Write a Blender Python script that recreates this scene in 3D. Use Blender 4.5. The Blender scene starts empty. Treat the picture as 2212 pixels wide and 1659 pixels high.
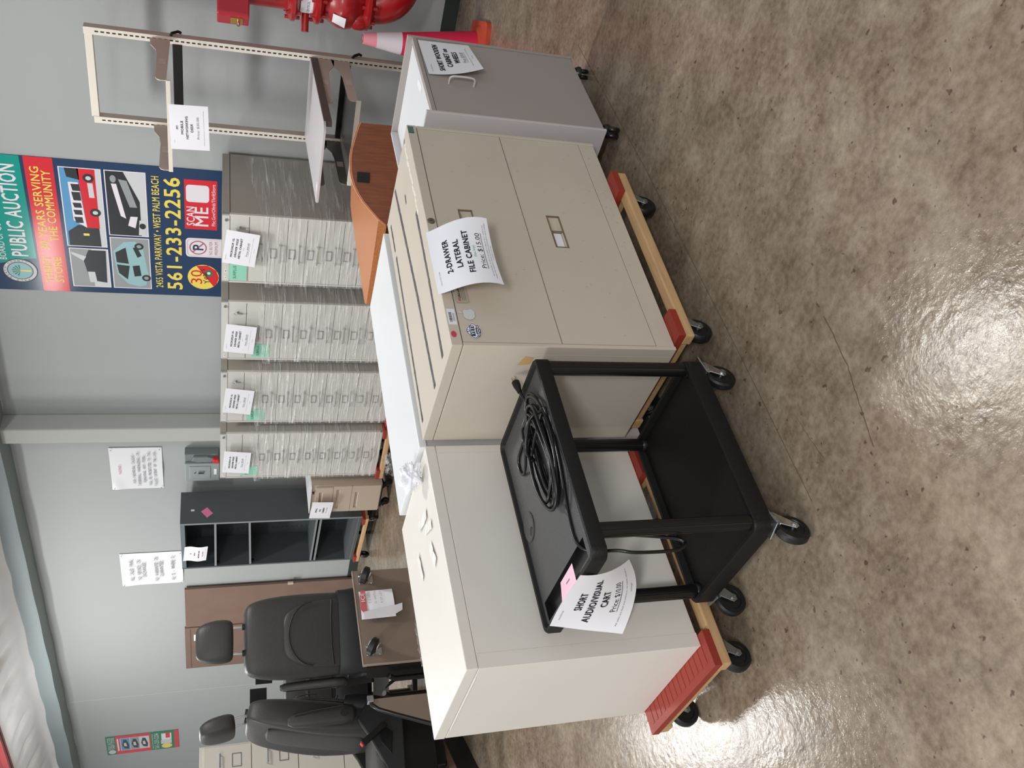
import bpy, bmesh, math, random
from math import sin, cos, pi, radians as R
from mathutils import Vector, Matrix, noise

sc = bpy.context.scene
col = sc.collection
# ---------------------------------------------------------------- camera
# metres; x runs along the back wall, y points at it, camera stands over the origin, phone held sideways
TH = R(43.05); PITCH = 0.3244196; ROLL = 0.00621
def rm(v): return Vector((cos(TH)*v[0]-sin(TH)*v[1], sin(TH)*v[0]+cos(TH)*v[1], v[2]))
fw = rm((0, cos(PITCH), -sin(PITCH))); dn0 = rm((0, -sin(PITCH), -cos(PITCH))); rt0 = rm((1, 0, 0))
rt = rt0*cos(ROLL)-dn0*sin(ROLL); dn = rt0*sin(ROLL)+dn0*cos(ROLL)
cd = bpy.data.cameras.new('camera'); cam = bpy.data.objects.new('camera', cd); col.objects.link(cam)
cd.sensor_fit = 'HORIZONTAL'; cd.sensor_width = 36; cd.lens = 1885.63/2212*36; cd.clip_start = .05
mx = Matrix.Identity(4)
for i, a in enumerate((dn, rt, -fw)):
    for j in range(3): mx[j][i] = a[j]
mx.translation = (0, 0, 1.544); cam.matrix_world = mx
sc.camera = cam
# ---------------------------------------------------------------- world, lights, exposure
wd = bpy.data.worlds.new('world'); sc.world = wd; wd.use_nodes = True
bg = wd.node_tree.nodes['Background']; bg.inputs[0].default_value = (.93, .97, 1, 1); bg.inputs[1].default_value = .46
def area(name, x, y, z, sx, sy, e, c=(1, .985, .96)):
    l = bpy.data.lights.new(name, 'AREA'); l.shape = 'RECTANGLE'; l.size = sx; l.size_y = sy; l.energy = e; l.color = c
    o = bpy.data.objects.new(name, l); col.objects.link(o); o.location = (x, y, z); return o
def point(name, x, y, z, r, e):
    l = bpy.data.lights.new(name, 'POINT'); l.shadow_soft_size = r; l.energy = e; l.color = (1, .985, .96)
    o = bpy.data.objects.new(name, l); col.objects.link(o); o.location = (x, y, z)
area('tube_light_middle', -3.2, 3.85, 3.9, .9, .28, 50)
point('tube_spill_middle', -3.2, 3.85, 3.85, .12, 28); point('foil_fill_left', -9.8, 4.2, 3.42, .2, 60)  # added point lights: sideways spill of the middle tube, fill for the foil
area('tube_light_right', 2.4, -2.4, 3.7, 1.3, .6, 260)
area('tube_light_left', -8.6, 3.5, 3.9, 1.3, .6, 100)
area('tube_light_near', -2.6, -1.0, 3.9, 1.3, .5, 60)
area('tube_light_far_left', -8.4, .45, 3.9, 1.3, .5, 90)
sc.view_settings.view_transform = 'Standard'; sc.view_settings.look = 'None'
sc.view_settings.gamma = 1; sc.view_settings.exposure = 0.27; sc.view_settings.use_curve_mapping = False

# ---------------------------------------------------------------- materials
def lin(c):
    return tuple(((x/255)/12.92 if x/255 <= .04045 else ((x/255+.055)/1.055)**2.4) for x in c)
MATS = {}
def mat(name, rgb, rough=.5, metal=0, bump=None, var=None, spec=None, coat=0, stretch=None, alpha=None):
    if name in MATS: return MATS[name]
    m = bpy.data.materials.new(name); m.use_nodes = True; nt = m.node_tree; b = nt.nodes['Principled BSDF']
    b.inputs['Base Color'].default_value = (*lin(rgb), 1); b.inputs['Roughness'].default_value = rough; b.inputs['Metallic'].default_value = metal
    if spec is not None: b.inputs['Specular IOR Level'].default_value = spec
    if coat: b.inputs['Coat Weight'].default_value = coat; b.inputs['Coat Roughness'].default_value = .15
    tc = None
    def coords():
        nonlocal tc
        if tc is None:
            t = nt.nodes.new('ShaderNodeTexCoord'); mp = nt.nodes.new('ShaderNodeMapping')
            nt.links.new(t.outputs['Object'], mp.inputs[0]); mp.inputs['Scale'].default_value = stretch or (1, 1, 1); tc = mp.outputs[0]
        return tc
    if var:
        n = nt.nodes.new('ShaderNodeTexNoise'); n.inputs['Scale'].default_value = var[0]; n.inputs['Detail'].default_value = 5; nt.links.new(coords(), n.inputs['Vector'])
        r = nt.nodes.new('ShaderNodeValToRGB'); k = var[1]
        r.color_ramp.elements[0].color = (*[x*(1-k) for x in lin(rgb)], 1); r.color_ramp.elements[1].color = (*[min(1, x*(1+k)) for x in lin(rgb)], 1)
        r.color_ramp.elements[0].position = .3; r.color_ramp.elements[1].position = .7
        nt.links.new(n.outputs['Fac'], r.inputs[0]); nt.links.new(r.outputs[0], b.inputs['Base Color'])
    if bump:
        n = nt.nodes.new('ShaderNodeTexNoise'); n.inputs['Scale'].default_value = bump[0]; n.inputs['Detail'].default_value = 4; nt.links.new(coords(), n.inputs['Vector'])
        u = nt.nodes.new('ShaderNodeBump'); u.inputs['Strength'].default_value = bump[1]; u.inputs['Distance'].default_value = .01
        nt.links.new(n.outputs['Fac'], u.inputs['Height']); nt.links.new(u.outputs[0], b.inputs['Normal'])
    MATS[name] = m; return m
beige = mat('beige_enamel', (205, 195, 181), .45, bump=(180, .02), var=(3, .03))
cream = mat('cream_enamel', (230, 225, 217), .42, bump=(180, .015), var=(3, .02))
white_lam = mat('white_laminate', (232, 234, 236), .35)
grey_lam = mat('grey_laminate', (168, 159, 155), .5, bump=(140, .05))
pale_lam = mat('pale_laminate', (205, 201, 203), .5)
dark = mat('dark_gap', (34, 31, 28), .6)
strip = mat('adhesive_strip', (86, 80, 80), .7, var=(60, .5))
wood_rail = mat('rail_wood', (200, 162, 118), .6, var=(6, .12), stretch=(1, 12, 12))
red_pad = mat('red_rubber', (152, 52, 37), .55, bump=(60, .1))
zinc = mat('zinc_steel', (150, 155, 152), .35, .8)
chrome = mat('chrome', (220, 222, 225), .12, 1)
tyre = mat('black_tyre', (22, 22, 23), .45)
black_plastic = mat('black_plastic', (21, 20, 20), .5, bump=(220, .15), spec=.3)
cart_top = mat('cart_top_sheen', (70, 70, 71), .42, bump=(260, .2))  # lighter than the rim: lamp reflection on the tray put into the colour
black_gloss = mat('black_gloss', (20, 20, 21), .28)
paper = mat('paper', (238, 238, 244), .75)
ink = mat('ink_black', (28, 26, 46), .8)
ink_grey = mat('ink_grey', (120, 120, 128), .8)
ink_green = mat('ink_green', (80, 150, 110), .8)
ink_pink = mat('ink_red', (176, 96, 110), .8)
cab = mat('putty_enamel', (208, 207, 200), .45, bump=(150, .04))
cab_side = mat('putty_grey', (168, 163, 154), .5)
pink = mat('pink_note', (238, 130, 178), .7)
pale_pink = mat('pale_pink_note', (244, 196, 214), .7)
mint = mat('mint_sticker', (150, 214, 188), .6)
wall_m = mat('wall_paint', (167, 171, 171), .55, bump=(90, .05), var=(.6, .02))
base_m = mat('baseboard_rubber', (44, 52, 48), .5)
col_m = mat('column_paint', (178, 180, 176), .6)
shelf_m = mat('charcoal_metal', (80, 86, 89), .5, bump=(160, .05))
shelf_edge = mat('charcoal_edge', (128, 131, 134), .45)
brown = mat('brown_board', (122, 98, 86), .6, bump=(40, .05), var=(4, .06))
brown_lam = mat('brown_laminate', (126, 110, 98), .45, var=(7, .06))
tan_post = mat('tan_enamel', (196, 181, 168), .5)
cream_post = mat('ivory_enamel', (224, 216, 204), .5)
shaded_shelf = mat('shaded_grey_tray', (112, 110, 106), .35, .3)  # grey darkened in the colour for the shadow on the lower shelf
shelf_top = mat('light_grey_laminate', (204, 200, 202), .4)
shelf_side = mat('umber_edge', (92, 76, 72), .5)
lit_oak_top = mat('lit_oak_top', (194, 128, 88), .4)  # same table's wood, its lit upper face painted lighter
rust_wood = mat('shaded_red_brown_veneer', (132, 74, 46), .45, var=(14, .22), stretch=(6, 6, .5))  # wood darkened in the colour for the panel face turned from the light
oak_edge = mat('orange_veneer', (206, 130, 78), .45, var=(14, .18), stretch=(1, 8, 8))
red_paint = mat('red_paint', (168, 24, 30), .28, coat=.4)
cone_m = mat('cone_pink', (226, 30, 78), .45)
cone_top_m = mat('cone_faded', (240, 150, 165), .5)
cone_collar = mat('cone_collar', (226, 214, 222), .45)
cone_base_m = mat('cone_base', (196, 74, 48), .6, var=(20, .15))
leather = mat('black_leather', (58, 57, 55), .48, bump=(160, .12))
seat_cloth = mat('charcoal_cloth', (70, 68, 66), .75, bump=(300, .25))
seat_plastic = mat('black_trim', (36, 37, 38), .5)
foil_bright = mat('foil', (240, 241, 244), .3, .2, bump=(9, .35))
fascia_m = mat('grey_facing', (132, 144, 146), .6, bump=(6, .3))
red_beam = mat('oxide_red_steel', (96, 28, 30), .35)
grey_box = mat('grey_enamel', (148, 158, 158), .45)
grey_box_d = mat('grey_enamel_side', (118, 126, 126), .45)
label_red = mat('signal_red', (214, 40, 48), .5)
tan_fabric = mat('tan_fabric', (140, 126, 100), .8)
brass = mat('brass_plate', (172, 140, 62), .4, .4)
green_m = mat('green_badge', (44, 108, 84), .5)
navy = mat('poster_navy', (32, 58, 92), .14)
teal = mat('poster_teal', (0, 150, 138), .14)
p_red = mat('poster_red', (214, 40, 52), .14)
p_yel = mat('poster_yellow', (240, 216, 96), .25)
p_white = mat('poster_white', (232, 226, 232), .25)
p_black = mat('poster_black', (34, 36, 40), .3)
p_sky = mat('poster_sky', (84, 150, 196), .3)
p_grey = mat('poster_grey', (150, 154, 156), .3)
p_lgrey = mat('poster_light_grey', (206, 208, 210), .3)
p_dred = mat('poster_dark_red', (140, 34, 48), .3)
p_green = mat('poster_green', (16, 122, 82), .3)
p_ltblue = mat('poster_pale_blue', (150, 190, 196), .3)

# ---------------------------------------------------------------- mesh helpers
class MB:
    def __init__(s, xf=None): s.v = []; s.f = []; s.m = []; s.xf = xf
    def add(s, vs, fs, mi=0):
        n = len(s.v)
        s.v += [tuple(s.xf @ Vector(p)) if s.xf else tuple(p) for p in vs]
        s.f += [tuple(i+n for i in f) for f in fs]; s.m += [mi]*len(fs); return s
    def box(s, x0, x1, y0, y1, z0, z1, mi=0):
        return s.add([(x0,y0,z0),(x1,y0,z0),(x1,y1,z0),(x0,y1,z0),(x0,y0,z1),(x1,y0,z1),(x1,y1,z1),(x0,y1,z1)],
              [(0,3,2,1),(4,5,6,7),(0,1,5,4),(1,2,6,5),(2,3,7,6),(3,0,4,7)], mi)
    def prism(s, poly, a, b, axis='z', mi=0):
        n = len(poly)
        def p(q, t): return (q[0], q[1], t) if axis == 'z' else (q[0], t, q[1]) if axis == 'y' else (t, q[0], q[1])
        s.add([p(q, a) for q in poly]+[p(q, b) for q in poly],
              [tuple(range(n))[::-1], tuple(range(n, 2*n))]+[(i, (i+1) % n, n+(i+1) % n, n+i) for i in range(n)], mi); return s
    def poly(s, pts, mi=0): return s.add(pts, [tuple(range(len(pts)))], mi)
    def tube(s, pts, r, n=10, mi=0, caps=True, closed=False):
        pts = [Vector(p) for p in pts]; k = len(pts); rs = r if isinstance(r, (list, tuple)) else [r]*k
        up = None; vs = []
        for i, p in enumerate(pts):
            a = pts[(i-1) % k] if (i or closed) else p; b = pts[(i+1) % k] if (i < k-1 or closed) else p
            t = (b-a).normalized()
            if up is None: up = t.orthogonal().normalized()
            up = (up - t*up.dot(t)).normalized(); w = t.cross(up)
            vs += [p+(up*cos(2*pi*j/n)+w*sin(2*pi*j/n))*rs[i] for j in range(n)]
        fs = []
        for i in range(k if closed else k-1):
            q = (i+1) % k
            fs += [(i*n+j, i*n+(j+1) % n, q*n+(j+1) % n, q*n+j) for j in range(n)]
        if caps and not closed: fs += [tuple(range(n))[::-1], tuple((k-1)*n+j for j in range(n))]
        return s.add(vs, fs, mi)
    def cyl(s, p0, p1, r, n=16, mi=0): return s.tube([p0, p1], r, n, mi)
    def lathe(s, prof, n=24, mi=0, c=(0, 0, 0), axis='z'):
        vs = []
        for r, z in prof:
            for j in range(n):
                a = 2*pi*j/n; q = (r*cos(a), r*sin(a), z)
                if axis == 'y': q = (q[0], q[2], q[1])
                if axis == 'x': q = (q[2], q[0], q[1])
                vs.append((q[0]+c[0], q[1]+c[1], q[2]+c[2]))
        k = len(prof); fs = [(i*n+j, i*n+(j+1) % n, (i+1)*n+(j+1) % n, (i+1)*n+j) for i in range(k-1) for j in range(n)]
        fs += [tuple(range(n))[::-1], tuple((k-1)*n+j for j in range(n))]
        return s.add(vs, fs, mi)
    def loft(s, rings, mi=0, caps=True):
        n = len(rings[0]); k = len(rings)
        fs = [(i*n+j, i*n+(j+1) % n, (i+1)*n+(j+1) % n, (i+1)*n+j) for i in range(k-1) for j in range(n)]
        if caps: fs += [tuple(range(n))[::-1], tuple((k-1)*n+j for j in range(n))]
        return s.add([p for r in rings for p in r], fs, mi)
    def grid(s, fn, nu, nv, mi=0):
        return s.add([fn(i/nu, j/nv) for j in range(nv+1) for i in range(nu+1)],
                     [(j*(nu+1)+i, j*(nu+1)+i+1, (j+1)*(nu+1)+i+1, (j+1)*(nu+1)+i) for j in range(nv) for i in range(nu)], mi)
    def build(s, name, mats, parent=None, loc=(0, 0, 0), rz=0, smooth=None, bevel=0, subsurf=0, fix=True):
        me = bpy.data.meshes.new(name); me.from_pydata(s.v, [], s.f)
        if not isinstance(mats, (list, tuple)): mats = [mats]
        for m in mats: me.materials.append(m)
        me.polygons.foreach_set('material_index', s.m)
        if fix:
            bm = bmesh.new(); bm.from_mesh(me); bmesh.ops.recalc_face_normals(bm, faces=bm.faces); bm.to_mesh(me); bm.free()
        if smooth:
            me.shade_smooth(); me.set_sharp_from_angle(angle=R(smooth))
        o = bpy.data.objects.new(name, me); col.objects.link(o)
        if parent: o.parent = parent
        o.location = loc; o.rotation_euler.z = R(rz)
        if bevel:
            b = o.modifiers.new('bevel', 'BEVEL'); b.width = bevel; b.segments = 2; b.limit_method = 'ANGLE'
        if subsurf:
            q = o.modifiers.new('sub', 'SUBSURF'); q.levels = q.render_levels = subsurf
        return o
def thing(name, label, cat, loc, rz=0, group=None):
    o = bpy.data.objects.new(name, None); o.empty_display_size = .1; col.objects.link(o)
    o.location = loc; o.rotation_euler.z = R(rz); return tag(o, label, cat, group)
def tag(o, label, cat, group=None):
    o['label'] = label; o['category'] = cat
    if group: o['group'] = group
    return o
def struct(o): o['kind'] = 'structure'; return o
def lab(o, s): o['label'] = s; return o
# ---------------------------------------------------------------- lettering
TX = {}
def glyphs(t, bold):
    k = (t, bold)
    if k not in TX:
        cu = bpy.data.curves.new('t', 'FONT'); cu.body = t; cu.size = 1; cu.resolution_u = 2; cu.space_character = 1.07 if bold else 1.0
        ob = bpy.data.objects.new('t', cu); col.objects.link(ob)
        me = bpy.data.meshes.new_from_object(ob)
        vs = [(v.co.x, v.co.y) for v in me.vertices]; fs = [tuple(p.vertices) for p in me.polygons]
        bpy.data.objects.remove(ob); bpy.data.curves.remove(cu); bpy.data.meshes.remove(me)
        TX[k] = (vs, fs)
    return TX[k]
CAP = max(y for x, y in glyphs('H', 0)[0])
def text(mb, t, cx, cy, h, fn, mi, width=None, bold=0.0, shear=0, rot=0, fr=1):
    """t centred on (cx, cy) with capital height h; fn maps sheet x, y to a point"""
    vs, fs = glyphs(t, bold)
    x0 = min(x for x, y in vs); x1 = max(x for x, y in vs)
    s = h/CAP; sx = (width/(x1-x0)) if width else s*fr
    out = []
    for x, y in vs:
        a = (x-(x0+x1)/2)*sx+shear*(y*s-h/2); b = y*s-h/2
        if rot: a, b = a*cos(rot)-b*sin(rot), a*sin(rot)+b*cos(rot)
        out.append((cx+a, cy+b))
    e = min(bold, .045)*h*.8
    nrm = (Vector(fn(cx+.002, cy))-Vector(fn(cx, cy))).cross(Vector(fn(cx, cy+.002))-Vector(fn(cx, cy))).normalized()
    for k, (dx, dy) in enumerate(((-e, -e), (e, -e), (-e, e), (e, e)) if bold else ((0, 0),)): mb.add([Vector(fn(a+dx, b+dy))+nrm*(.00025*k) for a, b in out], fs, mi)
def rect(mb, x0, x1, y0, y1, fn, mi, n=1):
    for i in range(n):
        a = x0+(x1-x0)*i/n; b = x0+(x1-x0)*(i+1)/n
        mb.add([fn(a, y0), fn(b, y0), fn(b, y1), fn(a, y1)], [(0, 1, 2, 3)], mi)
def disc(mb, cx, cy, rx, ry, fn, mi, n=28): mb.add([fn(cx+rx*cos(2*pi*i/n), cy+ry*sin(2*pi*i/n)) for i in range(n)], [tuple(range(n))], mi)
def ring(mb, cx, cy, rx, ry, t, fn, mi, n=32):
    vs = []
    for i in range(n):
        a = 2*pi*i/n; vs += [fn(cx+rx*cos(a), cy+ry*sin(a)), fn(cx+(rx-t)*cos(a), cy+(ry-t)*sin(a))]
    mb.add(vs, [(2*i, (2*i+2) % (2*n), (2*i+3) % (2*n), 2*i+1) for i in range(n)], mi)
def pl(mb, pts, fn, mi): mb.add([fn(*p) for p in pts], [tuple(range(len(pts)))], mi)
FINE = 'All sales are final and sold as is - no returns, refunds or exchanges'
def sign(label, w, h, lines, loc, rz, shape=None, parent_tilt=None, pmap=None, group='white price sheets', extra=None, name='price_sign', cat='sign', nx=14, ny=10):
    """printed sheet: local x right, z up, front towards -y, origin at top centre; shape(x, z) gives the bulge towards the viewer"""
    sh = shape or (lambda x, z: 0)
    def P(off):
        def f(x, z):
            if pmap: return pmap(x, z, off)
            y = -sh(x, z)-off; q = Vector((x, y, z))
            return tuple(parent_tilt @ q) if parent_tilt else tuple(q)
        return f
    mb = MB(); f0 = P(0); mb.grid(lambda u, v: f0((u-.5)*w, -h+v*h), nx, ny, 0)
    ft = P(.0008)
    for l in lines:
        t, cy, hh, mi = l[:4]; kw = l[4] if len(l) > 4 else {}
        ul = kw.pop('ul', 0) if 'ul' in kw else 0; cx = kw.pop('cx', 0) if 'cx' in kw else 0
        text(mb, t, cx, -cy*h, hh, ft, mi, **kw)
        if ul: rect(mb, cx-ul/2, cx+ul/2, -cy*h-hh*.85, -cy*h-hh*.75, ft, mi, 4)
    if extra: extra(mb, ft)
    o = mb.build(name, [paper, ink, ink_grey, ink_green, ink_pink, p_red], None, loc, rz, smooth=80, fix=False)
    return tag(o, label, cat, group)
# ================================================================= setting
def floor_mat():
    m = bpy.data.materials.new('polished_concrete'); m.use_nodes = True; nt = m.node_tree; b = nt.nodes['Principled BSDF']; L = nt.links.new
    tc = nt.nodes.new('ShaderNodeTexCoord')
    def nz(sc_, det, dist=0):
        n = nt.nodes.new('ShaderNodeTexNoise'); n.inputs['Scale'].default_value = sc_; n.inputs['Detail'].default_value = det; n.inputs['Distortion'].default_value = dist
        n.inputs['Roughness'].default_value = .62
        L(tc.outputs['Object'], n.inputs['Vector']); return n.outputs['Fac']
    def ramp(x, stops):
        r = nt.nodes.new('ShaderNodeValToRGB'); e = r.color_ramp.elements
        while len(e) < len(stops): e.new(.5)
        for i, (p, c) in enumerate(stops): e[i].position = p; e[i].color = (*lin(c), 1)
        L(x, r.inputs[0]); return r.outputs[0]
    def mix(a, bb, f, mode='MIX'):
        q = nt.nodes.new('ShaderNodeMix'); q.data_type = 'RGBA'; q.blend_type = mode
        if isinstance(f, float): q.inputs[0].default_value = f
        else: L(f, q.inputs[0])
        L(a, q.inputs[6]); L(bb, q.inputs[7]); return q.outputs[2]
    big = ramp(nz(2.3, 6, .3), [(.30, (84, 68, 54)), (.47, (128, 111, 93)), (.66, (172, 158, 140))])
    mid = ramp(nz(7, 10, .25), [(.32, (82, 67, 54)), (.5, (130, 114, 97)), (.68, (174, 161, 143))])
    fine = ramp(nz(42, 8), [(.36, (92, 77, 62)), (.65, (164, 150, 132))])
    c = mix(big, mid, .55); c = mix(c, fine, .36)
    sp = ramp(nz(34, 2), [(.66, (255, 255, 255)), (.72, (120, 104, 90))]); c = mix(c, sp, .7, 'MULTIPLY')
    L(c, b.inputs['Base Color'])
    r2 = nt.nodes.new('ShaderNodeMapRange'); L(nz(5, 6), r2.inputs[0]); r2.inputs[1].default_value = .3; r2.inputs[2].default_value = .7; r2.inputs[3].default_value = .10; r2.inputs[4].default_value = .22
    L(r2.outputs[0], b.inputs['Roughness']); b.inputs['Specular IOR Level'].default_value = .26
    u = nt.nodes.new('ShaderNodeBump'); u.inputs['Strength'].default_value = .17; u.inputs['Distance'].default_value = .01
    L(nz(26, 5), u.inputs['Height']); L(u.outputs[0], b.inputs['Normal'])
    return m
crack_m = mat('floor_crack', (88, 74, 59), .7)
mb = MB(); mb.box(-17, 4.5, -5, 6.2, -.1, 0, 0)
random.seed(4)
def crack(pts, w, jit):
    P = []
    for (a, b) in zip(pts, pts[1:]):
        for i in range(8): t = i/8; P.append((a[0]+(b[0]-a[0])*t+random.uniform(-jit, jit), a[1]+(b[1]-a[1])*t+random.uniform(-jit, jit)))
    P.append(pts[-1])
    for a, b in zip(P, P[1:]):
        d = Vector((b[0]-a[0], b[1]-a[1])).normalized(); n = (-d.y*w, d.x*w)
        mb.add([(a[0]-n[0], a[1]-n[1], .0006), (b[0]-n[0], b[1]-n[1], .0006), (b[0]+n[0], b[1]+n[1], .0006), (a[0]+n[0], a[1]+n[1], .0006)], [(0, 1, 2, 3)], 1)
crack([(-1.38, 3.75), (-1.446, 2.774), (-1.543, 1.763), (-1.60, 1.25)], .0010, .0008)
crack([(-1.20, 1.56), (-1.235, 1.40), (-1.275, 1.30), (-1.318, 1.19)], .0014, .002)
crack([(-1.481, 1.458), (-1.482, 1.37), (-1.478, 1.297)], .0006, .001)
for _ in range(90):
    x = random.uniform(-2.1, -.4); y = random.uniform(.6, 3.6); a = random.uniform(0, 6.3); l = random.uniform(.004, .012)
    crack([(x, y), (x+l*cos(a), y+l*sin(a))], random.uniform(.0006, .0016), 0)
struct(mb.build('floor', [floor_mat(), crack_m]))
mb = MB(); mb.box(-17, 4.5, 5.99, 6.2, 0, 3.7, 0); mb.box(-10.99, -10.975, 5.985, 5.99, .1, 3.6, 1)
struct(mb.build('wall_back', [wall_m, mat('wall_joint', (178, 182, 180), .6)]))
struct(MB().box(-17, 4.5, 5.978, 5.99, 0, .1).build('baseboard_back', base_m))
struct(MB().box(-6.16, -5.985, 5.80, 5.99, 0, 3.6).build('trim_1', col_m, bevel=.012))
# eave: grey facing, foil blanket, oxide red purlin
mb = MB(); mb.grid(lambda u, v: (-17+21*u, 5.70+.006*sin(u*150)+.02*v, 3.285+.20*v+.003*sin(u*137)*(1-v)), 240, 4)
mb.grid(lambda u, v: (-17+21*u, 5.70+.006*sin(u*150)+.29*v, 3.285+.003*sin(u*137)), 240, 2)
struct(mb.build('trim_2', fascia_m, smooth=50))
def foil(u, v):
    x = -17+21*u; y = 5.73-.85*v; z = 3.485+.24*v
    d = ((x*2.2) % 1-.5); q = math.exp(-((d/.12)**2))*math.exp(-(((v-.45)/.18)**2))*.05
    roll = -.045*math.exp(-((v/.05)**2))
    return (x, y, z+q+roll+.015*noise.noise((x*3, v*4, 0)))
mb = MB(); mb.grid(foil, 420, 16); struct(mb.build('ceiling', foil_bright, smooth=60))
mb = MB(); mb.box(-17, 4, 4.80, 4.90, 3.60, 3.66); mb.box(-17, 4, 4.84, 4.86, 3.60, 3.95); mb.box(-17, 4, 4.74, 4.86, 3.93, 3.95)
struct(mb.build('trim_3', red_beam, bevel=.004))

# ================================================================= dollies and casters
def caster(par, x, y, top, ang, r=.05, off=.03, fork=None, tyre_w=.032, plate=True):
    """swivel caster on the floor of its thing: fork is the part, wheel its sub-part"""
    hw = tyre_w/2+.006; mb = MB()
    for s in (-1, 1):
        mb.prism([(-.022, top-.02), (.026, top-.02), (off+.013, r-.002), (off+.006, r-.014), (off-.008, r-.014), (off-.015, r-.002)], s*hw-.002, s*hw+.002, 'y')
    mb.cyl((off, -hw-.007, r), (off, hw+.007, r), .007, 10)
    mb.box(-.024, .028, -hw, hw, top-.022, top-.017)
    mb.cyl((0, 0, top-.018), (0, 0, top-.004), .024, 16)
    if plate: mb.box(-.036, .036, -.03, .03, top-.005, top)
    c = mb.build('caster', fork or zinc, par, (x, y, 0), ang, bevel=.0015)
    w = MB(); t = tyre_w/2
    w.lathe([(.012, -t*.8), (r*.62, -t*.75), (r*.66, -t), (r*.9, -t), (r, -t*.55), (r, t*.55), (r*.9, t), (r*.66, t), (r*.62, t*.75), (.012, t*.8)], 28, 0, (off, 0, r), 'y')
    w.build('wheel', tyre, c, smooth=35)
    return c
def dolly(label, x, y, rz, w, d, angs, group='wooden movers dollies', inset=.085):
    """origin at front left corner on the floor; ends padded in red rubber"""
    t = thing('furniture_dolly', label, 'dolly', (x, y, 0), rz, group)
    for y0 in (0, d-.045): MB().box(0, w, y0, y0+.045, .10, .136).build('side_rail', wood_rail, t, bevel=.005)
    for x0 in (0, w-.11):
        MB().box(x0+.006, x0+.104, .004, d-.004, .108, .1365).build('crosspiece', wood_rail, t, bevel=.003)
        mb = MB(); mb.box(x0-.002, x0+.112, -.004, d+.004, .136, .1615)
        for k in range(int(d/.035)):
            yy = .03+k*.034; mb.box(x0+.022, x0+.09, yy, yy+.016, .1615, .163)
        mb.build('rubber_pad', red_pad, t, bevel=.004)
    i = 0
    for cx in (inset, w-inset):
        for cy in (.055, d-.055):
            caster(t, cx, cy, .1, angs[i]); i += 1
    return t
LX, LY, LR = -1.600, 1.877, 82.05
CX, CY, CR = -2.149, 1.151, 85.34
KX, KY, KR = -1.662, 1.157, 83.94
def off(x, y, rz, a, b): return (x+a*cos(R(rz))-b*sin(R(rz)), y+a*sin(R(rz))+b*cos(R(rz)))
dolly('wooden dolly with red rubber ends under the two-drawer beige cabinet', *off(LX, LY, LR, .03, -.035), LR, .82, .50, (190, 100, 185, 60), inset=.095)
dolly('wooden dolly with a red ribbed end jutting out under the plain cream cabinet', *off(CX, CY, CR, -.077, -.03), CR, .81, .515, (186, 178, 10, 20), inset=.072)

# ================================================================= two-drawer lateral file cabinet
def panel_hole(mb, x0, x1, z0, z1, y, t, h, depth, mi=0):
    """flat panel facing -y with a recessed rectangular pocket h=(x0,x1,z0,z1)"""
    a, b, c, d = h
    xs = (x0, a, b, x1); zs = (z0, c, d, z1)
    for i in range(3):
        for j in range(3):
            if i == 1 and j == 1: continue
            mb.add([(xs[i], y, zs[j]), (xs[i+1], y, zs[j]), (xs[i+1], y, zs[j+1]), (xs[i], y, zs[j+1])], [(0, 1, 2, 3)], mi)
    mb.add([(x0, y, z0), (x1, y, z0), (x1, y, z1), (x0, y, z1), (x0, y+t, z0), (x1, y+t, z0), (x1, y+t, z1), (x0, y+t, z1)], [(0, 4, 5, 1), (1, 5, 6, 2), (2, 6, 7, 3), (3, 7, 4, 0)], mi)
    mb.add([(a, y, c), (b, y, c), (b, y, d), (a, y, d), (a+.006, y+depth, c+.006), (b-.006, y+depth, c+.006), (b-.006, y+depth, d-.006), (a+.006, y+depth, d-.006)],
           [(0, 1, 5, 4), (1, 2, 6, 5), (2, 3, 7, 6), (3, 0, 4, 7), (4, 5, 6, 7)], mi)
t = thing('lateral_file_cabinet', 'beige two-drawer lateral file cabinet with stickers, standing on a dolly behind the black cart', 'file cabinet', (LX, LY, .163), LR)
w, d, h = 1.067, .478, .738
mb = MB(); mb.box(.0, w, .035, d, 0, h-.036); mb.box(0, .014, 0, .036, 0, h-.036); mb.box(w-.014, w, 0, .036, 0, h-.036); mb.box(0, w, -.0005, d+.0005, h-.034, h)
mb.build('case', beige, t, bevel=.002)
MB().box(.015, w-.015, .003, .034, .001, .064).build('kick_panel', beige, t, bevel=.0015)
for z0, z1, hz in ((.068, .385, (.256, .299)), (.3885, h-.037, (.573, .617))):
    mb = MB(); panel_hole(mb, .0165, w-.0165, z0, z1, .002, .032, (.455, .612, *hz), .02)
    dr = mb.build('drawer', beige, t, fix=False)
    fr = MB()
    for bx in ((.453, .457, hz[0]-.002, hz[1]+.002), (.610, .614, hz[0]-.002, hz[1]+.002), (.453, .614, hz[0]-.003, hz[0]+.001), (.453, .614, hz[1]-.001, hz[1]+.003)): fr.box(bx[0], bx[1], .0005, .006, bx[2], bx[3])
    fr.box(.536, .540, .004, .02, hz[0], hz[1]); fr.build('handle_frame', mat('bronze_trim', (140, 124, 102), .4, .3), dr)
    MB().box(.462, .535, .012, .0135, hz[0]+.006, hz[1]-.010).build('label_card', paper, dr)
mb = MB(); mb.lathe([(.012, -.004), (.012, .0), (.0095, .001), (.0045, .001)], 20, 0, (.541, -.001, .722), 'y'); mb.box(.540, .542, -.0062, -.004, .718, .726, 1)
mb.lathe([(.013, -.002), (.013, .002)], 20, 0, (.541, -.001, .722), 'y'); mb.build('lock', [mat('lock_grey', (130, 120, 108), .35, .5), dark], t)
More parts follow.
